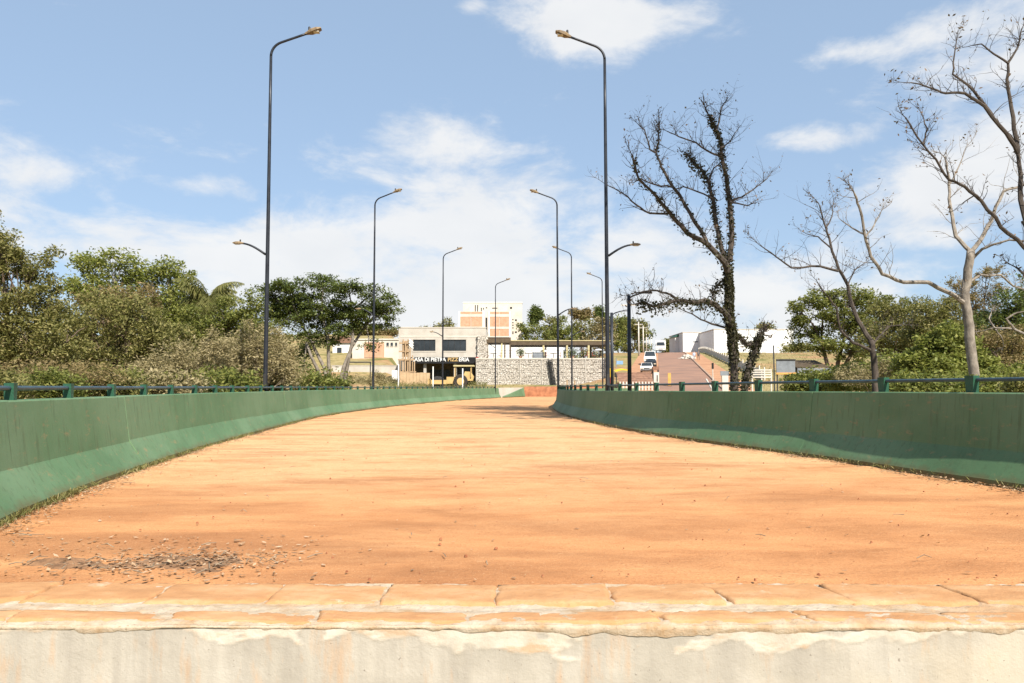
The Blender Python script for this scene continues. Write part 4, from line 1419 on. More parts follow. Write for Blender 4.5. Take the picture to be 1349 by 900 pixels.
# ---- far trees on the hill
def far_tree(px, d, ytop, wpx, leafm, label, ybase=None, kind=0, nl=1500):
    x = P(px, 450, d).x
    zb = Hf(x, d)
    ptop = P(px, ytop, d).z
    hpx = (ptop - zb) / d * FPX
    yb = ytop + hpx
    lob = []
    if kind == 0:
        for i in range(7):
            lob.append((px + random.uniform(-.38, .38) * wpx, ytop + hpx * random.uniform(.18, .62), wpx * random.uniform(.22, .34), hpx * random.uniform(.13, .2)))
        lob.append((px, ytop + hpx * .16, wpx * .26, hpx * .15)); lob.append((px, ytop + hpx * .8, wpx * .5, hpx * .16))
    elif kind == 1:      # flat umbrella top
        for i in range(6):
            lob.append((px + (i / 5 - .5) * wpx * .8, ytop + hpx * random.uniform(.08, .16), wpx * .16, hpx * .07))
    else:
        for i in range(5):
            lob.append((px + random.uniform(-.4, .4) * wpx, ytop + hpx * random.uniform(.08, .32), wpx * .22, hpx * .07))
    foliage_tree('hill_tree', label, 'tree', px, d, lob, leafm, BARKB, nl, d * .0026, d * .011, 46, .75, .16 * d / 200, .1, .6, 'trees on the far hill', twigs=False)


FT = [(705, 185, 418, 44, LEAF_GREEN, 'round green hill tree just right of the brick apartment block', 0),
      (728, 190, 410, 46, LEAF_OLIVE, 'olive hill tree behind the pergola, second from the apartment block', 0),
      (744, 178, 415, 40, LEAF_GREEN, 'green hill tree directly behind the second right lamp post', 0),
      (770, 195, 412, 46, LEAF_OLIVE, 'olive brown hill tree behind the third right lamp post', 0),
      (790, 182, 418, 38, LEAF_DRY, 'pale dry hill tree left of the nearest right pole', 0),
      (815, 200, 412, 40, LEAF_GREEN, 'green hill tree between the nearest right pole and the path lamp', 0),
      (834, 215, 416, 34, LEAF_OLIVE, 'olive hill tree behind the white utility pole', 0),
      (846, 235, 424, 26, LEAF_DEEP, 'dark hill tree behind the row of utility poles', 0),
      (706, 215, 404, 14, LEAF_DEEP, 'thin tufted tree standing above the hill crowns beside the apartment block', 2),
      (766, 225, 405, 22, LEAF_RUST, 'flat topped brownish tree rising over the hill trees', 1),
      (791, 230, 402, 10, LEAF_DEEP, 'slim tufted palm like tree beside the nearest right pole top', 2),
      (824, 240, 412, 18, LEAF_DEEP, 'small dark tree crown above the hill trees near the path lamp', 0),
      (880, 300, 448, 14, LEAF_OLIVE, 'brown green trees at the crest of the hill street', 0),
      (893, 310, 450, 14, LEAF_GREEN, 'small green tree beside the green roofed shed on the crest', 0),
      (1010, 290, 420, 34, LEAF_OLIVE, 'hazy olive tree behind the right white warehouse', 0),
      (590, 260, 420, 26, LEAF_OLIVE, 'olive tree top above the roof of the pizzeria building', 0),
      (560, 270, 430, 40, LEAF_OLIVE, 'low tree line left part above the pizzeria roof', 0),
      (505, 250, 436, 40, LEAF_RUST, 'brownish trees behind the white and brick house', 0),
      (470, 240, 432, 40, LEAF_OLIVE, 'olive trees seen through the spreading tree', 0),
      (1060, 200, 455, 60, LEAF_OLIVE, 'olive hillside tree behind the sign boards', 0),
      (1190, 150, 450, 70, LEAF_GREEN, 'green hillside tree far behind the dry brown tree', 0),
      (1280, 140, 430, 90, LEAF_OLIVE, 'olive hillside tree far behind the pale bare trunk', 0),
      (1360, 120, 410, 90, LEAF_GREEN, 'green hillside tree far behind the right edge trees', 0),
      (60, 90, 400, 140, LEAF_GREEN, 'green background tree filling behind the left scrub', 0),
      (180, 100, 410, 130, LEAF_OLIVE, 'olive background tree behind the palm scrub', 0),
      (300, 110, 430, 100, LEAF_GREEN, 'green background tree behind the beige bush', 0),
      (380, 130, 440, 70, LEAF_OLIVE, 'olive background tree behind the spreading tree stems', 0)]
for (px, d, yt, w, lm, lab, kd) in FT:
    far_tree(px, d, yt, w, lm, lab, kind=kd, nl=5200 if w > 60 else 3600)


# ---- weeds, litter, pebbles (uncountable)
def scatter_blades(name, pts, size, m, label, cat):
    v, q = leaves(np.array(pts), size, .14, 0, -1.2)
    tag(link(name, np_mesh(name, v, q), m), label, cat, kind='stuff')


pts = []
for i in range(9000):
    y = 60 + 24 * random.random()
    x = float(lx(min(y, 79))) - .6 - abs(random.gauss(0, 1)) * 4
    pts.append((x, y, Hf(x, y) + abs(random.gauss(0, .35)) + .1))
for i in range(5000):
    x = random.uniform(-16, -3); y = random.uniform(84, 95)
    pts.append((x, y, Hf(x, y) + abs(random.gauss(0, .22)) + .1))
scatter_blades('weeds', pts, .32, GRASSM, 'green weeds growing along the far side of the left wall', 'weeds')
pts = []
for i in range(9000):
    x = random.uniform(18, 75); y = random.uniform(72, 190)
    cx_ = 20.2 + (y - 89) * .191
    if x < cx_ + 7: continue
    pts.append((x, y, Hf(x, y) + abs(random.gauss(0, .12)) + .06))
scatter_blades('dry_grass', pts, .45, LEAF_DRY, 'dry yellow grass on the slope right of the hill street', 'grass')


pts = []
for i in range(5200):
    y = 4.0 + 24 * random.random() ** 1.4
    if random.random() < .72:
        x = float(lx(y)) + .015 + abs(random.gauss(0, .025))
    else:
        x = float(rx(y)) - .015 - abs(random.gauss(0, .025))
    if fbm(y * 1.3, x * 0 + .2, 5) + random.uniform(-.5, .5) > -.1:
        pts.append((x, y, .03 + random.random() * .045))
scatter_blades('wall_foot_grass', pts, .065, GRASSM, 'short dry grass sprouting along the foot of the green walls', 'grass')


def litter():
    C = []
    for i in range(5200):                       # along the right wall
        y = 5.5 + 24 * random.random() ** 1.5
        x = float(rx(y)) - abs(random.gauss(0, .10)) - .03
        if wob(y * .9, 0.2, 3.1) + random.uniform(-.7, .7) > -.1:
            C.append((x, y, .03 + random.random() * .012))
    for i in range(4200):                       # along the left wall
        y = 4.2 + 22 * random.random() ** 1.6
        x = float(lx(y)) + abs(random.gauss(0, .12)) + .03
        if wob(y * .8, 1.2, 4.1) + random.uniform(-.7, .7) > -.05:
            C.append((x, y, .03 + random.random() * .012))
    for i in range(700):                       # the drift near the front left
        a = random.gauss(0, 1); b = random.gauss(0, 1)
        C.append((-1.90 + a * .30, 4.42 + b * .14 + a * .03, .014 + random.random() * .02))
    for i in range(500):
        C.append((random.uniform(-3.4, -1.2), random.uniform(4.0, 5.2), .012))
    for i in range(420):                        # loose leaves anywhere
        y = 4 + 16 * random.random() ** 1.4
        C.append((random.uniform(float(lx(y)) + .2, float(rx(y)) - .2), y, .012))
    C = np.array(C)
    n = len(C)
    v, q = leaves(C, .031, .5, 2.0, 0)
    big_ = np.repeat(rng.uniform(.45, 1.5, n), 4)[:, None]
    v = np.repeat(C, 4, 0) + (v - np.repeat(C, 4, 0)) * big_
    c = np.repeat(C, 4, 0)
    v[:, 2] = c[:, 2] + (v[:, 2] - c[:, 2]) * .45
    v[:, 2] = np.maximum(v[:, 2], .008)
    tag(link('leaf_litter', np_mesh('leaf_litter', v, q), LITTER), 'fallen leaves and dry scraps drifted against the walls and onto the dirt', 'leaves', kind='stuff')
    # twigs
    m = MB()
    for i in range(190):
        if i < 130:
            y = 4.2 + 16 * random.random() ** 1.5
            x = float(rx(y)) - .05 - abs(random.gauss(0, .12)) if i % 2 else float(lx(y)) + .05 + abs(random.gauss(0, .12))
        else:
            y = 4.2 + 10 * random.random() ** 1.3
            x = random.uniform(float(lx(y)) + .3, float(rx(y)) - .3) if i > 160 else random.gauss(-1.9, .4)
            if i <= 160: y = random.gauss(4.42, .16)
        a = random.uniform(0, 3.14); L = random.uniform(.02, .085)
        p = Vector((x, y, .022)); dv = Vector((math.cos(a), math.sin(a), 0))
        m.tube([p - dv * L, p + Vector((0, 0, random.uniform(0, .02))), p + dv * L], [.003, .0026, .0015], 4)
    tag(m.build('twig_litter', TWIGM), 'small dry twigs scattered on the dirt road', 'twigs', kind='stuff')
    m = MB()
    for i in range(520):
        y = 4 + 18 * random.random() ** 1.6
        x = random.uniform(float(lx(y)) + .1, float(rx(y)) - .1)
        s = .004 + .010 * random.random() ** 3
        m.box((x, y, .008 + s * .3), (s * 1.4, s, s * .9), random.random() * 3, (.6, .6), jit=s * .2)
    tag(m.build('pebbles', CLAYM), 'small clods and pebbles lying on the dirt road', 'pebbles', kind='stuff')


X_, Y_ = np.meshgrid(np.linspace(-2.9, -1.1, 130), np.linspace(4.02, 4.85, 70))
k_ = np.exp(-((X_ + 1.85) / .42) ** 2 - ((Y_ - 4.42) / .22) ** 2) + .75 * np.exp(-((X_ + 2.55) / .3) ** 2 - ((Y_ - 4.45) / .15) ** 2)
Z_ = -.024 + .045 * np.clip(k_ + .30 * fbm(X_ * 6, Y_ * 9, 4), 0, 1.2) + .004 * fbm(X_ * 30, Y_ * 30, 6, 3)
tag(link('humus_patch', grid_mesh('humus_patch', X_, Y_, Z_), HUMUS), 'dark patch of leaf mould on the dirt near the front left', 'leaf mould', kind='stuff')
litter()


# ------------------------------------------------------------------ buildings
def pizzeria():
    d = 98.0
    def X(px): return P(px, 470, d).x
    def Z(py): return P(600, py, d).z
    g = Hf(-9, d) - .3
    t = thing('pizzeria_building', (X(582), d, g), 'two storey raw grey concrete building with wide dark windows and a black sign band', 'building')
    x0, x1 = X(525), X(640)
    wx = [(X(544), X(573.5)), (X(583), X(614))]
    zt, zw1, zw0, zf = Z(432), Z(447.5), Z(462.5), Z(471)
    y0, y1 = d, d + 11
    # upper wall: pieces round two openings, with real reveals
    segs = [x0, wx[0][0], wx[0][1], wx[1][0], wx[1][1], x1]
    m = MB()
    m.bx(x0, x1, y0, y0 + .3, zw1, zt)
    m.bx(x0, x1, y0, y0 + .3, zf, zw0)
    for a, b in ((segs[0], segs[1]), (segs[2], segs[3]), (segs[4], segs[5])):
        m.bx(a, b, y0, y0 + .3, zw0, zw1)
    m.bx(x0, x0 + .3, y0 + .3, y1, zf, zt); m.bx(x1 - .3, x1, y0 + .3, y1, zf, zt); m.bx(x0 + .3, x1 - .3, y1 - .3, y1, zf, zt)
    m.build('wall', CONC, t)
    rf = MB().bx(x0 + .3, x1 - .3, y0 + .3, y1 - .3, zt - .9, zt - .7).build('roof', CONC, t)
    MB().bx(x0 - .06, x1 + .06, y0 - .06, y0 + .34, zt + .002, zt + .10).build('coping', CONCL, rf)
    MB().bx(x0 + .2, x1 - .2, y0 - .03, y0 - .002, Z(444), Z(442.6)).build('string_course', CONCL, t)
    fl = MB().bx(x0, x1, y0 - .02, y1, zf - .30, zf - .004).build('floor_slab', CONCL, t)
    for (a, b) in wx:
        w = MB().bx(a + .02, b - .02, y0 + .17, y0 + .2, zw0 + .02, zw1 - .02).build('window', GLASSM, t)
        for k in range(1, 4):
            xx = a + (b - a) * k / 4
            MB().bx(xx - .025, xx + .025, y0 + .13, y0 + .168, zw0 + .02, zw1 - .02).build('mullion', STEELM, w)
        MB().bx(a - .05, b + .05, y0 - .06, y0 - .003, zw0 - .1, zw0).build('sill', CONCL, w)
    # ground floor: recess behind the sign
    MB().bx(x0 + .3, x1 - .3, y0 + 3.2, y0 + 3.4, g, zf - .32).build('shop_front', PERGM, t)
    for a in (x0, X(558), X(598), x1 - .4):
        MB().bx(a, a + .35, y0 + .1, y0 + .5, g, zf - .302).build('column', CONC, t)
    MB().bx(X(563), X(590), y0 + 3.05, y0 + 3.19, g, Z(487)).build('shop_window', GLASSM, t)
    MB().bx(X(600), X(622), y0 + 3.05, y0 + 3.19, g, Z(484)).build('shop_window', GLASSM, t)
    sb = MB().bx(X(540), X(627), y0 - .45, y0 - .10, Z(479), Z(470.8)).build('sign_board', BLACKM, t)
    MB().bx(X(627) + .004, X(630.5), y0 - .5, y0 - .10, Z(484), Z(470.6)).build('red_end_panel', REDM, sb)

    def text(s, px0, px1, zc, h, m):
        cu = bpy.data.curves.new('lettering', 'FONT')
        cu.body = s; cu.size = 1.0; cu.extrude = .02; cu.offset = .018
        ob = bpy.data.objects.new('tmp', cu); col.objects.link(ob)
        bpy.context.view_layer.update()
        dg = bpy.context.evaluated_depsgraph_get()
        me = bpy.data.meshes.new_from_object(ob.evaluated_get(dg))
        bpy.data.objects.remove(ob)
        co = np.array([v.co[:] for v in me.vertices])
        mn, mx = co.min(0), co.max(0)
        xa, xb = X(px0), X(px1)
        co2 = np.stack([xa + (co[:, 0] - mn[0]) / (mx[0] - mn[0]) * (xb - xa), (y0 - .48) - co[:, 2], zc + ((co[:, 1] - mn[1]) / (mx[1] - mn[1]) - .5) * h], -1) - np.array(ORIG[t.name])
        me.vertices.foreach_set('co', co2.astype(np.float32).ravel()); me.update()
        me.materials.clear()
        link('lettering', me, m, sb)
    text('CASA DI PIETRA', 542.5, 588, Z(473.8), .50, WHITEM)
    text('PIZZ', 590.5, 604, Z(473.8), .46, YELM)
    text('ERIA', 605, 618.5, Z(473.8), .50, WHITEM)
    # stone faced end pier
    return t


pizzeria()


def stones(x0, x1, z0, z1, yf, depth, n, sz):
    m = MB()
    for i in range(n):
        pass
    z = z0
    while z < z1:
        x = x0 + random.uniform(0, sz * .5)
        h = sz * random.uniform(.7, 1.05)
        while x < x1:
            w = sz * random.uniform(.7, 1.7)
            m.box((x + w / 2, yf - random.uniform(-.04, .05), min(z1, z + h / 2)), (w * .93, depth, h * .9), random.uniform(-.06, .06), (.86, .9), jit=.03)
            x += w
        z += h
    return m


def gabion():
    d = 97.0
    xa, xb = P(627.5, 480, d).x, P(800, 480, d).x
    z0 = Hf(4, d) - .6
    z1 = P(700, 473.5, d).z
    t = thing('stone_wall', ((xa + xb) / 2, d, z0), 'long pale stone filled retaining wall below the terrace', 'wall')
    MB().bx(xa, xb, d + .12, d + 1.2, z0, z1 - .02).build('backing', CONCL, t)
    tag(stones(xa, xb, z0, z1 - .05, d, .30, 0, .19).build('stones', STONEM, t), kind='stuff')
    MB().bx(xa - .05, xb + .05, d - .22, d + 1.25, z1, z1 + .16).build('coping', CONCL, t)
    # wire cage ribs
    k = 0
    x = xa
    while x <= xb:
        MB().bx(x - .03, x + .03, d - .27, d - .235, z0, z1 - .01).build('cage_post', FENCEM, t)
        x += (xb - xa) / 6
    m = MB()
    for z in np.arange(z0 + .3, z1, .5):
        m.bx(xa, xb, d - .262, d - .25, z - .008, z + .008)
    m.build('cage_wire', FENCEM, t)
    # stone faced pier joining building and wall
    xa2, xb2 = P(628, 480, d).x, P(640.5, 480, d).x
    t2 = thing('stone_pier', ((xa2 + xb2) / 2, 97.6, z1), 'tall stone faced pier between the pizzeria and the terrace pergola', 'pier')
    tag(stones(xa2, xb2, z1 + .2, P(630, 441, d).z, 97.7, .28, 0, .19).build('stones', STONEM, t2), kind='stuff')
    # steep dark stepped strip slanting up the front of the wall
    xs = P(724, 490, d).x
    t3 = thing('stepped_strip', (xs, 96.4, z0), 'narrow dark stepped strip slanting up the stone wall below the pergola', 'stairs')
    for i in range(16):
        u = i / 16
        zz = z0 + .6 + (z1 - z0 - .6) * u
        MB().bx(xs + .35 - u * .55, xs + .80 - u * .55, 96.3, 96.72, zz, zz + .10).build('step', STEELM, t3)
    for o in (.33, .82):
        p0 = (xs + o, 96.5, z0); p1 = (xs + o - .55, 96.5, z1 + .1)
        MB().tube([p0, p1], .05, 6).build('side_bar', STEELM, t3)
    # terrace slab
    t4 = thing('terrace', ((xa + xb) / 2, 98.3, z1), 'paved terrace floor above the stone wall', 'terrace')
    MB().bx(xa, xb, 98.26, 114, z1 - .4, z1 + .10).build('floor', CONCL, t4)
    zt = z1 + .1
    # pergola
    tp = thing('pergola', (P(740, 450, 101).x, 101, zt), 'long brown pergola roof on ochre columns above the stone wall', 'pergola')
    def bxp(pa, pb, y0, y1, za, zb, name, m, par):
        return MB().bx(P(pa, 450, y0).x, P(pb, 450, y0).x, y0, y1, za, zb).build(name, m, par)
    za, zb = P(700, 454.5, 100).z, P(700, 449.5, 100).z
    rf = bxp(672, 803, 100, 106, za, zb, 'roof', PERGM, tp)
    bxp(671, 804, 99.93, 106.1, zb + .002, zb + .12, 'roof_edge', OCHREM, rf)
    for px in (716, 747, 775.5, 802):
        bxp(px - 1.2, px + 1.2, 100.05, 100.35, zt, za - .002, 'column', OCHREM, tp)
    for px in (672.5, 719, 752, 778):
        bxp(px - .9, px + .9, 105, 105.3, zt, za - .002, 'rear_column', PERGM, tp)
    za2, zb2 = P(700, 451.5, 99.2).z, P(700, 444.5, 99.2).z
    tq = thing('pavilion', (P(656, 450, 99.2).x, 99.2, zt), 'dark roofed open pavilion beside the pizzeria end pier', 'pavilion')
    rf = MB().bx(P(640.6, 450, 99.2).x, P(673, 450, 99.2).x, 99.2, 104, za2, zb2).build('roof', PERGM, tq)
    MB().bx(P(640.6, 450, 99.2).x, P(671, 450, 99.2).x, 99.1, 104, zb2 + .003, zb2 + .14).build('roof_edge', CONCL, rf)
    for px, m in ((642, PERGM), (661, OCHREM), (665, PERGM), (672, PERGM)):
        bxp(px - 1, px + 1, 99.3, 99.55, zt, za2 - .002, 'column', m, tq)
    # wall behind the terrace
    tw = thing('terrace_wall', (5, 113, zt), 'white rear wall behind the terrace tables', 'wall')
    MB().bx(P(640, 450, 113).x, P(742, 450, 113).x, 113, 113.3, zt, P(700, 454, 113).z).build('wall', WHITEW, tw)
    MB().bx(P(640, 450, 113).x, P(742, 450, 113).x, 112.95, 113.35, P(700, 454, 113).z + .002, P(700, 453, 113).z + .05).build('coping', CONCL, tw)
    # terrace rail
    tr = thing('terrace_rail', (4, 97.7, zt), 'thin dark railing along the terrace edge', 'railing')
    for z in (.35, .7, 1.05):
        MB().tube([(xa + 1.6, 97.75, zt + z), (xb, 97.75, zt + z)], .018, 5).build('rail', STEELM, tr)
    for x in np.linspace(xa + 1.6, xb, 12):
        MB().tube([(x, 97.75, zt), (x, 97.75, zt + 1.07)], .024, 5).build('post', STEELM, tr)
    # parasols
    labs = ['white parasol nearest the pavilion on the terrace', 'white parasol beside the first ochre pergola column', 'white parasol in the middle of the terrace', 'white lamp like parasol at the right end of the terrace']
    for (px, yy, ln) in ((685.5, 459, 0), (717.5, 458.5, 1), (748.5, 457.5, 2), (788, 456.5, 3)):
        p = P(px, yy, 100.9)
        tt = thing('parasol', (p.x, p.y, zt), labs[ln], 'parasol', 'white parasols on the terrace')
        MB().lathe((p.x, p.y, p.z - .5), [(.62, 0), (.50, .13), (.28, .27), (.04, .36)], 8).build('canopy', WHITEM, tt)
        MB().tube([(p.x, p.y, zt), (p.x, p.y, p.z - .05)], .03, 6).build('pole', STEELM, tt)
    # tables and chairs
    tl = [(650, 'round dark table under the pavilion roof'), (696, 'round dark table left of the dark screen'), (729, 'round dark table behind the second right lamp'), (764, 'round dark table between the middle and right parasols'), (790, 'round dark table at the right terrace end')]
    for (px, lb) in tl:
        p = P(px, 470, 99.6)
        tt = thing('table', (p.x, p.y, zt), lb, 'table', 'terrace tables')
        MB().lathe((p.x, p.y, zt + .72), [(.42, 0), (.42, .04)], 12).build('table_top', PERGM, tt)
        MB().lathe((p.x, p.y, zt), [(.22, 0), (.22, .03), (.04, .05), (.04, .718)], 8).build('pedestal', STEELM, tt)
        for s in (-1, 1):
            cxx = p.x + s * .75
            ch = thing('chair', (cxx, p.y, zt), ('left' if s < 0 else 'right') + ' hand chair at the ' + lb, 'chair', 'terrace chairs')
            MB().bx(cxx - .22, cxx + .22, p.y - .22, p.y + .22, zt + .43, zt + .48).build('seat', REDM, ch)
            MB().bx(cxx + s * .20 - .02, cxx + s * .20 + .02, p.y - .22, p.y + .22, zt + .48 + .002, zt + .95).build('backrest', REDM, ch)
            for qx in (-.19, .19):
                for qy in (-.19, .19):
                    MB().bx(cxx + qx - .02, cxx + qx + .02, p.y + qy - .02, p.y + qy + .02, zt, zt + .428).build('leg', STEELM, ch)
    p = P(709, 468, 99)
    tt = thing('screen_panel', (p.x, 99, zt), 'dark blue grey glass screen standing on the terrace', 'screen')
    MB().bx(P(702, 468, 99).x, P(716, 468, 99).x, 99, 99.04, zt + .12, P(709, 464, 99).z).build('pane', GREYM, tt)
    for px in (702, 716):
        MB().bx(P(px, 468, 99).x - .04, P(px, 468, 99).x + .04, 98.97, 99.07, zt, P(709, 463.5, 99).z).build('post', STEELM, tt)
    # potted plants
    for (px, lb) in ((686, 'bushy potted plant on the terrace near the pavilion'), (754, 'potted plant on the terrace beside the middle parasol')):
        p = P(px, 470, 98.6)
        tt = thing('potted_plant', (p.x, p.y, zt), lb, 'plant', 'potted plants on the terrace')
        MB().lathe((p.x, p.y, zt), [(.18, 0), (.26, .42), (.22, .42)], 10).build('pot', BRICKM, tt)
        c = rng.normal(size=(500, 3)) * np.array([.3, .3, .28]) + np.array([0, 0, .85])
        v, q = leaves(c, .16, .5)
        link('foliage', np_mesh('foliage', v, q), LEAF_DEEP, tt)
    return zt


ZT = gabion()


# ---- apartment block
def apartment():
    d = 220.0
    def X(px): return P(px, 450, d).x
    def Z(py): return P(650, py, d).z
    g = Hf(X(648), d) - 1
    t = thing('apartment_block', (X(648), d, g), 'unfinished apartment block with orange brick panels and pale concrete frame', 'building')
    MB().bx(X(609.5), X(688), d + 2, d + 16, g, Z(398)).build('wall', CONCL, t)
    MB().bx(X(609), X(688.5), d + 1.9, d + 16.1, Z(398) + .003, Z(397)).build('parapet', WHITEW, t)
    MB().bx(X(604), X(672.3), d, d + 1.99, g, Z(410.6)).build('front_wall', CONCL, t)
    cols = [(604, 606.2), (635.5, 638), (643.2, 645.2), (670.5, 672.6)]
    for a, b in cols:
        MB().bx(X(a), X(b), d - .22, d - .003, g, Z(410.2)).build('frame_column', WHITEW, t)
    for (ya, yb) in ((414, 417.5), (430.5, 433.5), (446, 449)):
        for (a, b) in ((606.2, 635.5), (645.2, 670.5)):
            MB().bx(X(a), X(b), d - .15, d - .003, Z(yb), Z(ya)).build('floor_band', CONCL, t)
    for (ya, yb) in ((410.8, 414), (417.5, 430.5), (433.5, 446)):
        for (a, m_, b) in ((606.2, 620.5, 635.5), (645.2, 658, 670.5)):
            for (u, v) in ((a, m_ - .4), (m_ + .4, b)):
                MB().bx(X(u), X(v), d - .10, d - .003, Z(yb) + .01, Z(ya) - .01).build('brick_panel', BRICKM, t)
    MB().bx(X(639.6), X(641.8), d - .06, d - .003, Z(446), Z(418.5)).build('stair_slot', DARKM, t)
    for (a, b, ya, yb) in ((625, 626.2, 401, 409.5), (628.2, 629.4, 401, 409.5), (633, 634.2, 404.5, 409), (636, 637, 404.5, 407), (639.5, 641.5, 404, 405.2), (672, 674.6, 403.5, 406), (648, 655, 404.6, 405.6)):
        w = MB().bx(X(a), X(b), d + 1.93, d + 1.997, Z(yb), Z(ya)).build('window', DARKM, t)
    for py in (419.5, 423.5, 427, 430.5, 436, 438):
        MB().bx(X(675), X(676.5), d + 1.93, d + 1.997, Z(py + 1.6), Z(py)).build('window', DARKM, t)
    for py in (420, 436):
        MB().bx(X(678.5), X(681), d + 1.93, d + 1.997, Z(py + 2), Z(py)).build('window', DARKM, t)


apartment()


def simple_house(name, label, d, pxa, pxb, ytop, ybase, wallm, wins, depth=8, gable=0.0, roofm=None, cap=True, panels=()):
    def X(px): return P(px, 470, d).x
    def Z(py): return P(600, py, d).z
    g = min(Hf(X(pxa), d), Hf(X(pxb), d), Z(ybase)) - .4
    t = thing(name, ((X(pxa) + X(pxb)) / 2, d, g), label, 'building')
    MB().bx(X(pxa), X(pxb), d, d + depth, g, Z(ytop)).build('wall', wallm, t)
    if gable:
        m = MB()
        xm = (X(pxa) + X(pxb)) / 2
        m.prism([(X(pxa) - .3, Z(ytop) + .003), (X(pxb) + .3, Z(ytop) + .003), (xm, Z(ytop) + gable)], 'y', d - .3, d + depth + .3)
        m.build('roof', roofm or ROOFW, t)
    elif cap:
        MB().bx(X(pxa) - .15, X(pxb) + .15, d - .15, d + depth + .15, Z(ytop) + .003, Z(ytop) + .22).build('roof', roofm or CONCL, t)
    for (a, b, ya, yb) in wins:
        w = MB().bx(X(a), X(b), d - .05, d - .003, Z(yb), Z(ya)).build('window', GLASSM, t)
        MB().bx(X(a) - .06, X(b) + .06, d - .10, d - .052, Z(yb) - .08, Z(yb)).build('sill', CONCL, w)
    for (a, b, ya, yb, m) in panels:
        MB().bx(X(a), X(b), d - .08, d - .003, Z(yb), Z(ya)).build('wall_panel', m, t)
    return t


simple_house('brick_house', 'low white house with an orange brick wall left of the pizzeria', 128, 464, 526, 448, 472, CONCL, [(509, 512, 451.5, 456), (514.5, 517.5, 451.5, 456), (520.5, 523, 451.5, 456)], panels=[(480, 506, 451, 471, BRICKM)])
simple_house('white_house', 'pale house seen through the stems of the spreading tree', 135, 438, 463, 452, 475, WHITEW, [(444, 450, 458, 466)], gable=1.4, roofm=ROOFT)
simple_house('white_warehouse', 'wide white warehouse left of the ivy covered trunk on the hill', 232, 900, 944, 438.5, 462, ROOFW, [], depth=20, panels=[(925, 940.5, 443.5, 455, GREYM), (913.5, 920, 449.5, 451, GREYM)])
simple_house('white_warehouse', 'long white warehouse behind the ivy covered trunk and the green tree', 215, 941, 1046, 434.5, 462, ROOFW, [], depth=24)
simple_house('green_roof_shed', 'small white shed with a green roof at the crest of the street', 238, 889.5, 899, 444, 461, WHITEW, [], depth=8, gable=.9, roofm=POSTM)
simple_house('white_house', 'white house wall glimpsed between the right trees', 75, 1178, 1206, 465, 474, WHITEW, [(1186, 1190, 468, 472)], depth=5)


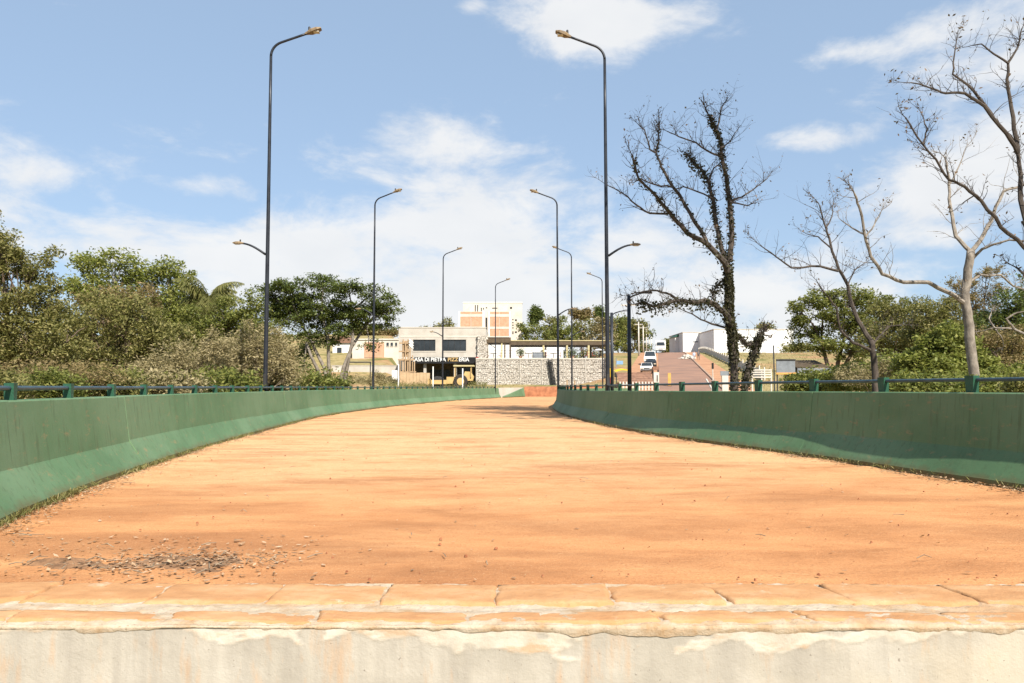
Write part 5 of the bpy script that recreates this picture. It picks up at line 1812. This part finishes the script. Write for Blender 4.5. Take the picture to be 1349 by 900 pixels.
# ---- building yard left of the pizzeria
def yard():
    d = 95.5
    def X(px): return P(px, 480, d).x
    def Z(py): return P(550, py, d).z
    g = Hf(X(540), d)
    t = thing('timber_scaffold', (X(538), d, g), 'rough timber scaffold standing at the left corner of the pizzeria', 'scaffold')
    for i, (px, yt, w) in enumerate(((527, 474, .10), (530.5, 447, .16), (534, 449, .15), (537, 447, .18), (540, 458, .16), (543, 468, .12), (546, 476, .13))):
        MB().bx(X(px) - w / 2, X(px) + w / 2, d + (i % 2) * .25, d + .12 + (i % 2) * .25, g, Z(yt)).build('upright', WOODM, t)
    for i, (a, b, py) in enumerate(((525.5, 542, 452), (525, 541, 463), (524, 546, 474), (524, 548, 490))):
        MB().bx(X(a), X(b), d + .13, d + .24, Z(py) - .09, Z(py) + .09).build('ledger', WOODM, t)
    MB().bx(X(529), X(538), d + .40, d + .43, Z(470), Z(449)).build('board', OSB, t)
    for i in range(3):
        z = Z(450 + i * 3.4)
        MB().tube([(X(538.5), d - .03, z + .25), (X(544), d - .03, z - .25)], .10, 4).build('white_slat', WHITEM, t)
    t = thing('hoarding', (X(552), 95, g), 'low tan board hoarding before the pizzeria shop front', 'fence')
    px = 527.5
    while px < 563:
        MB().bx(X(px) + .01, X(px + 4.4) - .01, 95 + random.uniform(-.03, .03) - .05, 95.02, g, Z(491.3) + random.uniform(-.05, .05)).build('board', OSB, t)
        px += 4.4
    # white posts
    for (px, yt, dd, lb) in ((570.5, 484, 88, 'thin white post before the front of the yellow roller'), (609.5, 486.5, 86, 'thin white post before the rear wheel of the yellow roller'), (525, 481, 92, 'thin white post at the left end of the tan hoarding')):
        p = P(px, yt, dd); zb = Hf(p.x, dd)
        t = thing('white_post', (p.x, dd, zb), lb, 'post', 'thin white posts')
        MB().tube([(p.x, dd, zb), (p.x, dd, p.z)], .07, 8).build('shaft', WHITEM, t)
        MB().lathe((p.x, dd, p.z), [(.085, .002), (.085, .05), (.02, .09)], 8).build('cap', WHITEM, t)
    p = P(520, 488, 94); zb = Hf(p.x, 94)
    t = thing('notice_board', (p.x, 94, zb), 'small white notice board left of the tan hoarding', 'sign')
    MB().bx(p.x - .33, p.x + .33, 93.96, 94, P(520, 500, 94).z, p.z).build('panel', WHITEM, t)
    for s in (-.3, .3):
        MB().bx(p.x + s - .03, p.x + s + .03, 94.003, 94.06, zb, p.z).build('leg', STEELM, t)
    # dark goal frame
    a, b = P(458, 478, 86), P(488, 478, 86); zb = Hf(a.x, 86)
    t = thing('goal_frame', ((a.x + b.x) / 2, 86, zb), 'dark steel goal shaped frame standing in the weeds left of the pizzeria', 'frame')
    MB().tube([(a.x, 86, zb), (a.x, 86, a.z)], .07, 8).build('upright', STEELM, t); MB().tube([(b.x, 86, zb), (b.x, 86, a.z)], .06, 8).build('upright', STEELM, t)
    MB().tube([(a.x - .07, 86, a.z + .06), (b.x + .07, 86, a.z + .06)], .07, 8).build('crossbar', STEELM, t)
    a, b = P(437, 478, 110), P(526, 478, 110); zb = Hf(a.x, 110) - .5
    t = thing('garden_wall', ((a.x + b.x) / 2, 110, zb), 'long low pale garden wall behind the dark goal frame', 'wall')
    MB().bx(a.x, b.x, 110, 110.25, zb, P(480, 482, 110).z).build('wall', CONC, t)
    MB().bx(a.x - .05, b.x + .05, 109.95, 110.3, P(480, 482, 110).z + .002, P(480, 482, 110).z + .08).build('coping', CONC, t)
    for (px, yb, dd, lb) in ((757, 503, 92, 'short timber gate post below the middle parasol'), (747, 502, 92, 'short timber post left of the timber gate post'), (785, 503, 92, 'short timber post at the right foot of the stone wall')):
        p = P(px, yb - 1, dd); zb = Hf(p.x, dd) - .5
        t = thing('timber_post', (p.x, dd, zb), lb, 'post', 'timber posts at the foot of the stone wall')
        MB().box((p.x, dd, (zb + p.z) / 2), (.16, .16, p.z - zb), .1, (.9, .9)).build('shaft', WOODM, t)
        MB().box((p.x, dd, p.z + .03), (.2, .2, .05), .1).build('cap', WOODM, t)


yard()


# ---- road roller
def roller():
    d = 90.0
    def X(px): return P(px, 490, d).x
    g = Hf(X(595), d) - .02
    t = thing('road_roller', (X(595), d, g), 'yellow road roller with a canopy parked before the pizzeria', 'road roller')
    xd, xw = X(577.5), X(607.5)
    # drum in front, in a yellow frame
    def wheel(xc, r, w, prof, name, m, par, yc):
        mm = MB()
        n = 20
        b0 = len(mm.v)
        for (rr, off) in prof:
            for k in range(n):
                a = 2 * math.pi * k / n
                mm.v.append((xc + rr * math.cos(a), yc + off, g + r + rr * math.sin(a)))
        for i in range(len(prof) - 1):
            for k in range(n):
                a, b = b0 + i * n + k, b0 + i * n + (k + 1) % n
                mm.f.append((a, b, b + n, a + n))
        mm.f.append(tuple(b0 + k for k in range(n))); mm.f.append(tuple(b0 + (len(prof) - 1) * n + k for k in range(n)))
        return mm.build(name, m, par)
    wheel(xd, .72, 0, [(.5, -.95), (.72, -.93), (.72, .93), (.5, .95)], 'drum', STEELM, t, d)
    m = MB()
    for s in (-1, 1):
        m.bx(X(566.5), X(590), d + s * 1.08 - .07, d + s * 1.08 + .07, g + .50, g + .98)
    m.bx(X(566.5) - .10, X(566.5) - .004, d - 1.15, d + 1.15, g + .45, g + 1.15)
    m.build('drum_frame', YELM, t)
    MB().bx(X(589), X(600), d - .7, d + .7, g + .55, g + 1.35).build('articulated_joint', YELM, t)
    for s in (-1, 1):
        w = wheel(xw, .82, .4, [(.45, -.2), (.74, -.24), (.82, -.15), (.82, .15), (.74, .24), (.45, .2)], 'wheel', TYREM, t, d + s * .85)
        wheel(xw, .82, .1, [(.10, -.27), (.42, -.255), (.44, .255), (.1, .27)], 'rim', YELM, w, d + s * .85)
    m = MB()
    m.prism([(X(601), g + .9), (X(623), g + .9), (X(624.5), g + 1.35), (X(620), g + 1.95), (X(613), g + 1.98), (X(611), g + 1.5), (X(601), g + 1.4)], 'y', d - .62, d + .62)
    m.build('engine_hood', YELM, t)
    for px in (600, 621):
        for s in (-1, 1):
            MB().bx(X(px) - .05, X(px) + .05, d + s * .75 - .05, d + s * .75 + .05, g + 1.3, g + 2.55).build('canopy_post', YELM, t)
    MB().bx(X(598), X(625), d - .95, d + .95, g + 2.552, g + 2.72).build('canopy', OCHREM, t)
    MB().bx(X(604), X(609), d - .3, d + .3, g + 1.42, g + 1.6).build('seat', BLACKM, t)
    MB().tube([(X(602), d, g + 1.4), (X(603), d, g + 1.85)], .03, 6).build('steering_column', STEELM, t)
    MB().lathe((X(603), d, g + 1.86), [(.2, 0), (.2, .03), (.15, .03)], 12).build('steering_wheel', STEELM, t)


roller()


# ---- vehicles on the hill street
def vehicle(kind, px, d, label, bodym, yaw, parts_detail=True):
    x = P(px, 470, d).x
    z = Hf(x, d) + .07
    t = thing({'car': 'parked_car', 'van': 'white_van', 'truck': 'white_truck'}[kind], (x, d, z), label, 'car' if kind == 'car' else kind, 'vehicles on the hill street')
    t.rotation_euler.z = yaw
    t.rotation_euler.x = 0
    def add(m, name, mt, par=None):
        o = link(name, m.mesh(name), mt, par or t)
        return o
    # local frame: front looks towards -y
    if kind == 'car':
        W, prof = .84, [(-2.05, .25), (-2.1, .5), (-2.0, .72), (-1.1, .92), (2.0, .95), (2.1, .6), (2.05, .25)]
        cab = [(-1.15, .90), (-.45, 1.42), (1.0, 1.46), (1.85, .94)]
        wy, wr = (-1.3, 1.3), .31
    elif kind == 'van':
        W, prof = .98, [(-2.5, .3), (-2.55, .75), (-2.45, 1.05), (-1.75, 1.25), (2.5, 1.3), (2.55, .6), (2.5, .3)]
        cab = [(-1.8, 1.23), (-1.15, 2.2), (2.45, 2.25), (2.5, 1.28)]
        wy, wr = (-1.7, 1.6), .36
    else:
        W, prof = 1.15, [(-3.0, .5), (-3.05, 1.0), (-3.0, 1.5), (-1.2, 1.5), (-1.2, .5)]
        cab = [(-3.0, 1.49), (-2.8, 2.55), (-1.3, 2.6), (-1.2, 1.49)]
        wy, wr = (-2.2, 2.0), .48
    m = MB(); m.prism(prof, 'x', -W, W)
    body = add(m, 'body', bodym)
    m = MB(); n0 = 0
    k = len(cab)
    for s in (-1, 1):
        for (yy, zz) in cab:
            tw = W * (.97 if zz < cab[1][1] - .1 else .80)
            m.v.append((s * tw, yy, zz))
    for i in range(k):
        j = (i + 1) % k
        m.f.append((i, j, k + j, k + i))
    m.f.append(tuple(range(k))); m.f.append(tuple(reversed(range(k, 2 * k))))
    add(m, 'cabin', bodym)
    def lerp2(a, b, u): return (a[0] + (b[0] - a[0]) * u, a[1] + (b[1] - a[1]) * u)
    a, b = lerp2(cab[0], cab[1], .12), lerp2(cab[0], cab[1], .92)
    wa, wb = W * .88, W * .74
    m = MB(); m.poly([(-wa, a[0] - .03, a[1] + .02), (wa, a[0] - .03, a[1] + .02), (wb, b[0] - .03, b[1] + .02), (-wb, b[0] - .03, b[1] + .02)])
    m.poly([(-wa, a[0] - .015, a[1]), (-wb, b[0] - .015, b[1]), (wb, b[0] - .015, b[1]), (wa, a[0] - .015, a[1])])
    add(m, 'windscreen', GLASSM)
    for s in (-1, 1):
        m = MB()
        zl, zh = cab[0][1] + .06, cab[1][1] - .08
        ya, yb = cab[0][0] + .35, cab[-1][0] - .35
        m.poly([(s * W * .985, ya, zl), (s * W * .985, yb, zl), (s * W * .83, yb - .2, zh), (s * W * .83, ya + .35, zh)])
        add(m, 'side_window', GLASSM)
        fz = .62 if kind == 'car' else .85 if kind == 'van' else .95
        m = MB(); m.box((s * W * .72, prof[1][0] - .01, fz), (.34, .06, .15))
        add(m, 'headlight', LENSM)
    m = MB(); m.box((0, prof[1][0] - .02, .40 if kind == 'car' else .5), (W * 1.85, .10, .16)); add(m, 'bumper', STEELM if kind != 'van' else GREYM)
    m = MB(); m.box((0, prof[1][0] - .01, .62 if kind == 'car' else .85), (W * .9, .05, .12)); add(m, 'grille', DARKM)
    for yy in wy:
        for s in (-1, 1):
            m = MB(); m.lathe((s * (W - .1) - .1, yy, wr), [(wr * .6, 0), (wr, .02), (wr, .18), (wr * .6, .2)], 14, 'x')
            w = add(m, 'wheel', TYREM)
            m = MB(); m.lathe((s * (W - .1) - .11, yy, wr), [(wr * .2, 0), (wr * .55, .01), (wr * .55, .21), (wr * .2, .22)], 10, 'x')
            add(m, 'rim', GREYM, w)
    if kind == 'truck':
        m = MB(); m.bx(-1.2, 1.2, -1.1, 3.4, .9, 3.0); add(m, 'cargo_box', WHITEM)
        m = MB(); m.bx(-.45, .45, -1.15, 3.3, .5, .88); add(m, 'chassis', STEELM)
    return t


YAW = -math.atan(.191)
vehicle('car', 852, 105, 'white car parked on the left verge at the bottom of the hill street', WHITEM, YAW)
vehicle('car', 857.5, 117, 'dark car parked behind the white car on the hill street', BLACKM, YAW)
vehicle('van', 856.5, 128, 'white van with a wide blue grey windscreen behind the dark car', WHITEM, YAW)
vehicle('truck', 870.5, 188, 'white box truck coming over the crest of the hill street', WHITEM, YAW)


# ---- small things round the foot of the hill street
def odds():
    def base(px, d): x = P(px, 490, d).x; return x, Hf(x, d) + .05
    x, z = base(864.5, 78)
    t = thing('barrier_board', (x, 78, z), 'upright white board with a dark slot beside the street below the white car', 'barrier')
    zt = P(864, 490.5, 78).z
    MB().bx(x - .27, x + .27, 77.9, 78.02, z, zt).build('panel', FENCEM, t)
    MB().bx(x + .02, x + .13, 77.88, 77.897, zt - .95, zt - .3).build('slot', STEELM, t)
    x, z = base(863.5, 88)
    t = thing('red_cart', (x, 88, z), 'small dull red box cart on the street left of the orange marker', 'cart')
    zt = P(864, 483, 88).z
    MB().bx(x - .36, x + .36, 87.7, 88.3, zt - .40, zt).build('box', ROOFT, t)
    for s in (-1, 1):
        for q in (-.2, .2):
            MB().bx(x + s * .3 - .04, x + s * .3 + .04, 88 + q - .04, 88 + q + .04, z, zt - .402).build('leg', STEELM, t)
    x, z = base(881.7, 82)
    t = thing('marker_board', (x, 82, z), 'plain orange marker board standing in the street', 'marker')
    zt = P(881, 491.5, 82).z
    MB().bx(x - .16, x + .16, 81.95, 82, z + .1, zt).build('panel', ORNM, t)
    MB().bx(x - .2, x + .2, 81.8, 82.2, z, z + .098).build('foot', STEELM, t)
    # brown tiled low roof
    a, b = P(815, 500, 80), P(861, 500, 80)
    zb = Hf(a.x, 80)
    t = thing('tiled_shed', ((a.x + b.x) / 2, 80, zb), 'low shed with a weathered brown tiled roof below the parked cars', 'shed')
    z0, z1 = P(830, 504, 80).z, P(830, 491.5, 80).z
    MB().bx(a.x + .1, b.x - .1, 80.1, 83, zb - .3, z0).build('wall', BRICKM, t)
    rows = 5
    for r_ in range(rows):
        u0, u1 = r_ / rows, (r_ + 1) / rows
        m = MB()
        za, zc = z0 + (z1 - z0) * u0, z0 + (z1 - z0) * u1
        ya, yc = 79.8 + 1.9 * u0, 79.8 + 1.9 * u1
        m.poly([(a.x, ya - .03, za + .05), (b.x, ya - .03, za + .05), (b.x, yc, zc + .0), (a.x, yc, zc + .0)])
        m.poly([(a.x, ya - .03, za - .03), (b.x, ya - .03, za - .03), (b.x, ya - .03, za + .05), (a.x, ya - .03, za + .05)])
        m.build('tile_row', ROOFT, t)
    MB().tube([(a.x - .05, 81.7, z1 + .03), (b.x + .05, 81.7, z1 + .03)], .07, 6).build('ridge', ROOFT, t)
    p0 = P(817, 503, 77)
    tt = thing('picket_fence', (p0.x, 77, Hf(p0.x, 77)), 'row of pale wooden pickets before the tiled shed', 'fence')
    for px in np.linspace(817, 859, 11):
        p = P(px, 503, 77); g = Hf(p.x, 77)
        MB().box((p.x, 77, (g + p.z) / 2), (.14, .05, p.z - g)).build('picket', FENCEM, tt)
    MB().bx(p0.x - .1, P(859, 503, 77).x + .1, 77.03, 77.07, p0.z - .3, p0.z - .2).build('rail', FENCEM, tt)
    # yellow awning stall
    p = P(820, 489, 84); g = Hf(p.x, 84)
    t = thing('yellow_stall', (p.x, 84, g), 'dark stall under a bright yellow curved awning left of the path lamp', 'stall')
    xa, xb = P(809.5, 489, 84).x, P(830, 489, 84).x
    za, zc = P(820, 490.5, 84).z, P(820, 486.5, 84).z
    m = MB(); n = 8
    for i in range(n):
        u0, u1 = i / n, (i + 1) / n
        f = lambda u: (xa + (xb - xa) * u, za + (zc - za) * math.sin(math.pi * (.12 + .76 * u)))
        (x0, q0), (x1, q1) = f(u0), f(u1)
        m.poly([(x0, 83.2, q0), (x1, 83.2, q1), (x1, 85, q1 + .1), (x0, 85, q0 + .1)]); m.poly([(x0, 83.2, q0 - .12), (x1, 83.2, q1 - .12), (x1, 83.2, q1), (x0, 83.2, q0)])
    m.build('awning', YEL2, t)
    MB().bx(xa + .1, xb - .1, 83.6, 84.9, P(820, 497, 84).z, za - .02).build('body', BLACKM, t)
    for xx in (xa + .12, xb - .12):
        MB().bx(xx - .05, xx + .05, 83.3, 83.4, g, za - .05).build('post', STEELM, t)
    p = P(804.3, 485, 80); g = Hf(p.x, 80)
    t = thing('banner_pole', (p.x, 80, g), 'narrow yellow and red upright banner beside the nearest right pole', 'banner')
    MB().bx(p.x - .13, p.x + .13, 79.97, 80, P(804, 497, 80).z, p.z).build('yellow_panel', YEL2, t)
    MB().bx(p.x - .13, p.x + .13, 79.97, 80, P(804, 505, 80).z, P(804, 497, 80).z - .004).build('red_panel', REDM, t)
    MB().tube([(p.x, 80.05, g), (p.x, 80.05, p.z + .1)], .035, 6).build('pole', STEELM, t)
    p = P(816.5, 475.5, 120); g = Hf(p.x, 120)
    t = thing('blue_sign', (p.x, 120, g), 'faded blue sign board standing in the dry field', 'sign')
    MB().bx(p.x - .5, p.x + .5, 119.95, 120, p.z - .55, p.z).build('panel', BLUEM, t)
    MB().bx(p.x - .62, p.x - .5, 119.95, 120.05, g, p.z + .4).build('post', GREYM, t)
    # signs right of the street
    p = P(938.8, 479, 72); g = Hf(p.x, 72)
    t = thing('sign_post', (p.x, 72, g), 'slim post with a black head right of the hill street', 'post')
    MB().tube([(p.x, 72, g), (p.x, 72, p.z - .5)], .045, 8).build('shaft', FENCEM, t)
    MB().box((p.x, 72, p.z - .22), (.17, .14, .55)).build('head', BLACKM, t)
    p = P(954.5, 489, 60); g = Hf(p.x, 60)
    t = thing('grey_sign', (p.x, 60, g), 'grey sign board on a white base beside the ivy covered trunk', 'sign')
    MB().bx(p.x - .34, p.x + .34, 59.95, 60, P(950, 495, 60).z, p.z).build('panel', GREYM, t)
    MB().bx(p.x - .22, p.x + .26, 59.9, 60.1, g, P(950, 495, 60).z - .004).build('base', FENCEM, t)
    a, b = P(1022.5, 474, 58), P(1047, 474, 58); g = Hf(a.x, 58)
    t = thing('billboard', ((a.x + b.x) / 2, 58, g), 'dark grey billboard on steel legs below the rounded green tree', 'billboard')
    MB().bx(a.x, b.x, 57.95, 58.03, P(1030, 491, 58).z, a.z).build('panel', GREYM, t)
    MB().bx(a.x - .04, b.x + .04, 57.9, 57.947, a.z - .05, a.z + .04).build('frame_rail', STEELM, t)
    MB().bx(a.x - .04, b.x + .04, 57.9, 57.947, P(1030, 493.3, 58).z, P(1030, 491, 58).z).build('orange_rail', ORNM, t)
    for px in (1019.5, 1024, 1036, 1046):
        q = P(px, 455 if px < 1021 else 480, 58)
        MB().bx(q.x - .04, q.x + .04, 58.04, 58.11, g, q.z).build('leg', STEELM, t)
    # dark stacked roofing / sheds by the billboard
    a, b = P(1048, 474, 60), P(1094, 474, 60); g = Hf(a.x, 60)
    t = thing('open_shed', ((a.x + b.x) / 2, 60, g), 'low open shed with a grey corrugated roof right of the billboard', 'shed')
    zt, zl = P(1070, 479, 60).z, P(1070, 485, 60).z
    m = MB()
    n = 26
    for i in range(n):
        x0, x1 = a.x + (b.x - a.x) * i / n, a.x + (b.x - a.x) * (i + 1) / n
        h0, h1 = (.04, 0) if i % 2 else (0, .04)
        m.poly([(x0, 59.6, zl + h0), (x1, 59.6, zl + h1), (x1, 63, zt + .35 + h1), (x0, 63, zt + .35 + h0)])
    m.build('roof', PERGM, t)
    MB().bx(a.x, b.x, 59.62, 59.7, zl - .55, zl - .02).build('fascia', GREYM, t)
    MB().bx(a.x + .1, b.x - .1, 62.8, 63, g, zt + .2).build('rear_wall', DARKM, t)
    for u in (.02, .34, .66, .98):
        xx = a.x + (b.x - a.x) * u
        MB().bx(xx - .06, xx + .06, 59.72, 59.84, g, zl - .03).build('post', PERGM, t)
    # white rail gate
    a, b = P(991, 487, 72), P(1016, 487, 72); g = Hf(a.x, 72)
    t = thing('white_gate', ((a.x + b.x) / 2, 72, g), 'white wooden rail gate right of the ivy covered trunks', 'gate')
    for py in (487.5, 490.5, 493.5, 497):
        z = P(1000, py, 72).z
        MB().bx(a.x, b.x, 71.97, 72.02, z - .06, z + .06).build('rail', FENCEM, t)
    for u in (0, .5, 1):
        xx = a.x + (b.x - a.x) * u
        MB().bx(xx - .06, xx + .06, 72.024, 72.12, g, P(1000, 486.5, 72).z).build('upright', FENCEM, t)
    # slanted white pole at the kerb
    p = P(938, 513, 52); q = P(930.5, 500, 55)
    t = thing('leaning_pole', (p.x, 52, p.z - .8), 'white painted pole leaning beside the foot of the street', 'pole')
    MB().tube([p - Vector((0, 0, .8)), p, q], .06, 8).build('shaft', FENCEM, t); MB().lathe(q, [(.07, -.02), (.07, .03)], 8).build('cap', FENCEM, t)
    # white cloth pile on the pavement
    p = P(906, 470, 150); g = Hf(p.x, 150) + .16
    t = thing('rubble_pile', (p.x, 150, g), 'low pale rubble pile at the kerb halfway up the street', 'rubble')
    m = MB()
    for i in range(70):
        a = random.gauss(0, .55); b_ = random.gauss(0, 1.2); h = max(0, 1.1 - abs(a) * .5 - abs(b_) * .3)
        s = random.uniform(.2, .5)
        m.box((p.x + a, 150 + b_, g + random.random() * h * .8), (s * 1.3, s, s * .7), random.random() * 3, (.7, .7), jit=.06)
    tag(m.build('rubble', CONCL, t), kind='stuff')


odds()


# ---- concrete fence stepping up the hill
def fences():
    m0 = MB().box((0, 0, .75), (.14, .14, 1.7)).mesh('fence_post'); m0.materials.append(FENCEM)
    t = None
    pts = []
    for i in range(30):
        y = 92 + i * 4.2
        x = 20.2 + (y - 89) * .191 + 9.5 - (y - 92) * .012
        pts.append(Vector((x, y, Hf(x, y))))
    t = thing('slab_fence', pts[0], 'weathered white concrete slab fence climbing beside the hill street', 'fence')
    for i, p in enumerate(pts):
        link('post', m0, None, t, p - pts[0])
        if i < len(pts) - 1:
            q = pts[i + 1]
            dv = q - p
            m = MB()
            a = math.atan2(dv.y, dv.x)
            c = (p + q) / 2
            m.box((c.x, c.y, c.z + .65), (math.hypot(dv.x, dv.y) - .16, .06, 1.15), a)
            m.build('panel', FENCEM, t)


fences()


# ---- utility poles and their wires
def poles():
    tops = []
    labs = ['white utility pole just left of the short black path lamp', 'first concrete utility pole of the row left of the hill street', 'second concrete utility pole of the row left of the hill street', 'third concrete utility pole of the row left of the hill street', 'fourth utility pole of the row, near the crest', 'farthest utility pole of the row, at the crest']
    for i, (px, d, yt, r) in enumerate(((827.8, 92, 396, .13), (841.2, 165, 424, .15), (847.2, 190, 429, .15), (851.3, 215, 432, .15), (855, 245, 435, .15), (858, 275, 438, .15))):
        p = P(px, yt, d); g = Hf(p.x, d) - .2
        t = thing('utility_pole', (p.x, d, g), labs[i], 'utility pole', 'utility poles along the hill street')
        MB().tube([(p.x, d, g), (p.x, d, p.z)], [r * 1.2, r * .8], 9).build('shaft', FENCEM, t, True)
        MB().bx(p.x - .9, p.x + .9, d - .06, d + .06, p.z - .62, p.z - .5).build('crossarm', FENCEM, t)
        for s in (-.8, 0.3, .8):
            MB().lathe((p.x + s, d, p.z - .498), [(.05, 0), (.06, .08), (.03, .16)], 6).build('insulator', GREYM, t)
        tops.append(Vector((p.x, d, p.z - .35)))
    for k, s in enumerate((-.8, .3, .8)):
        m = MB()
        for a, b in zip(tops[:-1], tops[1:]):
            pp = []
            for i in range(9):
                u = i / 8
                q = a.lerp(b, u); q.x += s; q.z -= 4 * u * (1 - u) * (.022 * (b - a).length)
                pp.append(q)
            m.tube(pp, .014, 4, False)
        o = m.build('power_line', STEELM)
        tag(o, ['left hand power line strung along the utility poles', 'middle power line strung along the utility poles', 'right hand power line strung along the utility poles'][k], 'wire', 'power lines along the hill street')


poles()


# ---- two people walking on the pavement
def person(px, d, label, shirt, trousers, sgn):
    x = P(px, 470, d).x
    g = Hf(x, d) + .17
    vs = [(0, 0, .95), (0, 0, 1.2), (0, 0, 1.42), (0, -.01, 1.53), (0, -.03, 1.64), (0, -.02, 1.73),
          (-.10, 0, .90), (-.12, -.10 * sgn, .50), (-.12, -.02 * sgn, .08), (-.12, -.16 * sgn, .03),
          (.10, 0, .90), (.12, .10 * sgn, .50), (.12, .20 * sgn, .10), (.12, .08 * sgn, .03),
          (-.19, 0, 1.38), (-.25, .05 * sgn, 1.12), (-.25, -.05 * sgn, .88), (-.25, -.07 * sgn, .78),
          (.19, 0, 1.38), (.25, -.05 * sgn, 1.12), (.25, .06 * sgn, .88), (.25, .09 * sgn, .78)]
    rad = [.15, .16, .15, .06, .095, .07, .095, .065, .045, .035, .095, .065, .045, .035, .07, .048, .036, .03, .07, .048, .036, .03]
    ed = [(0, 1), (1, 2), (2, 3), (3, 4), (4, 5), (0, 6), (6, 7), (7, 8), (8, 9), (0, 10), (10, 11), (11, 12), (12, 13), (2, 14), (14, 15), (15, 16), (16, 17), (2, 18), (18, 19), (19, 20), (20, 21)]
    me = bpy.data.meshes.new('person')
    me.from_pydata(vs, ed, [])
    m, nt, b = nodes('walker_clothes')
    nb = NB(nt)
    sep = nb.N.new('ShaderNodeSeparateXYZ')
    nt.links.new(nb.tc.outputs['Object'], sep.inputs[0])
    c = nb.ramp(nb.math('DIVIDE', sep.outputs[2], 2.0), [(0.0, (.03, .03, .03)), (.045, trousers), (.47, trousers), (.475, shirt), (.745, shirt), (.75, (.3, .18, .12)), (.84, (.3, .18, .12)), (.85, (.03, .02, .015))])
    nt.nodes[c.node.name].color_ramp.interpolation = 'CONSTANT'
    nt.links.new(c, b.inputs['Base Color'])
    o = link('person', me, m)
    o.location = (x, d, g)
    md = o.modifiers.new('skin', 'SKIN')
    sk = me.skin_vertices[0].data if me.skin_vertices else None
    if sk is None:
        bpy.context.view_layer.objects.active = o
        bpy.ops.mesh.customdata_skin_add()
        sk = me.skin_vertices[0].data
    for i, r in enumerate(rad):
        sk[i].radius = (r, r * .85)
    sk[0].use_root = True
    s2 = o.modifiers.new('sub', 'SUBSURF'); s2.levels = 1; s2.render_levels = 2
    tag(o, label, 'person', 'people on the pavement')


person(914.3, 140, 'person in a pale blue shirt walking on the pavement', (.35, .42, .55), (.30, .30, .33), 1)
person(920.3, 143, 'person in dark clothes walking behind the pale blue shirt', (.10, .09, .09), (.05, .05, .06), -1)
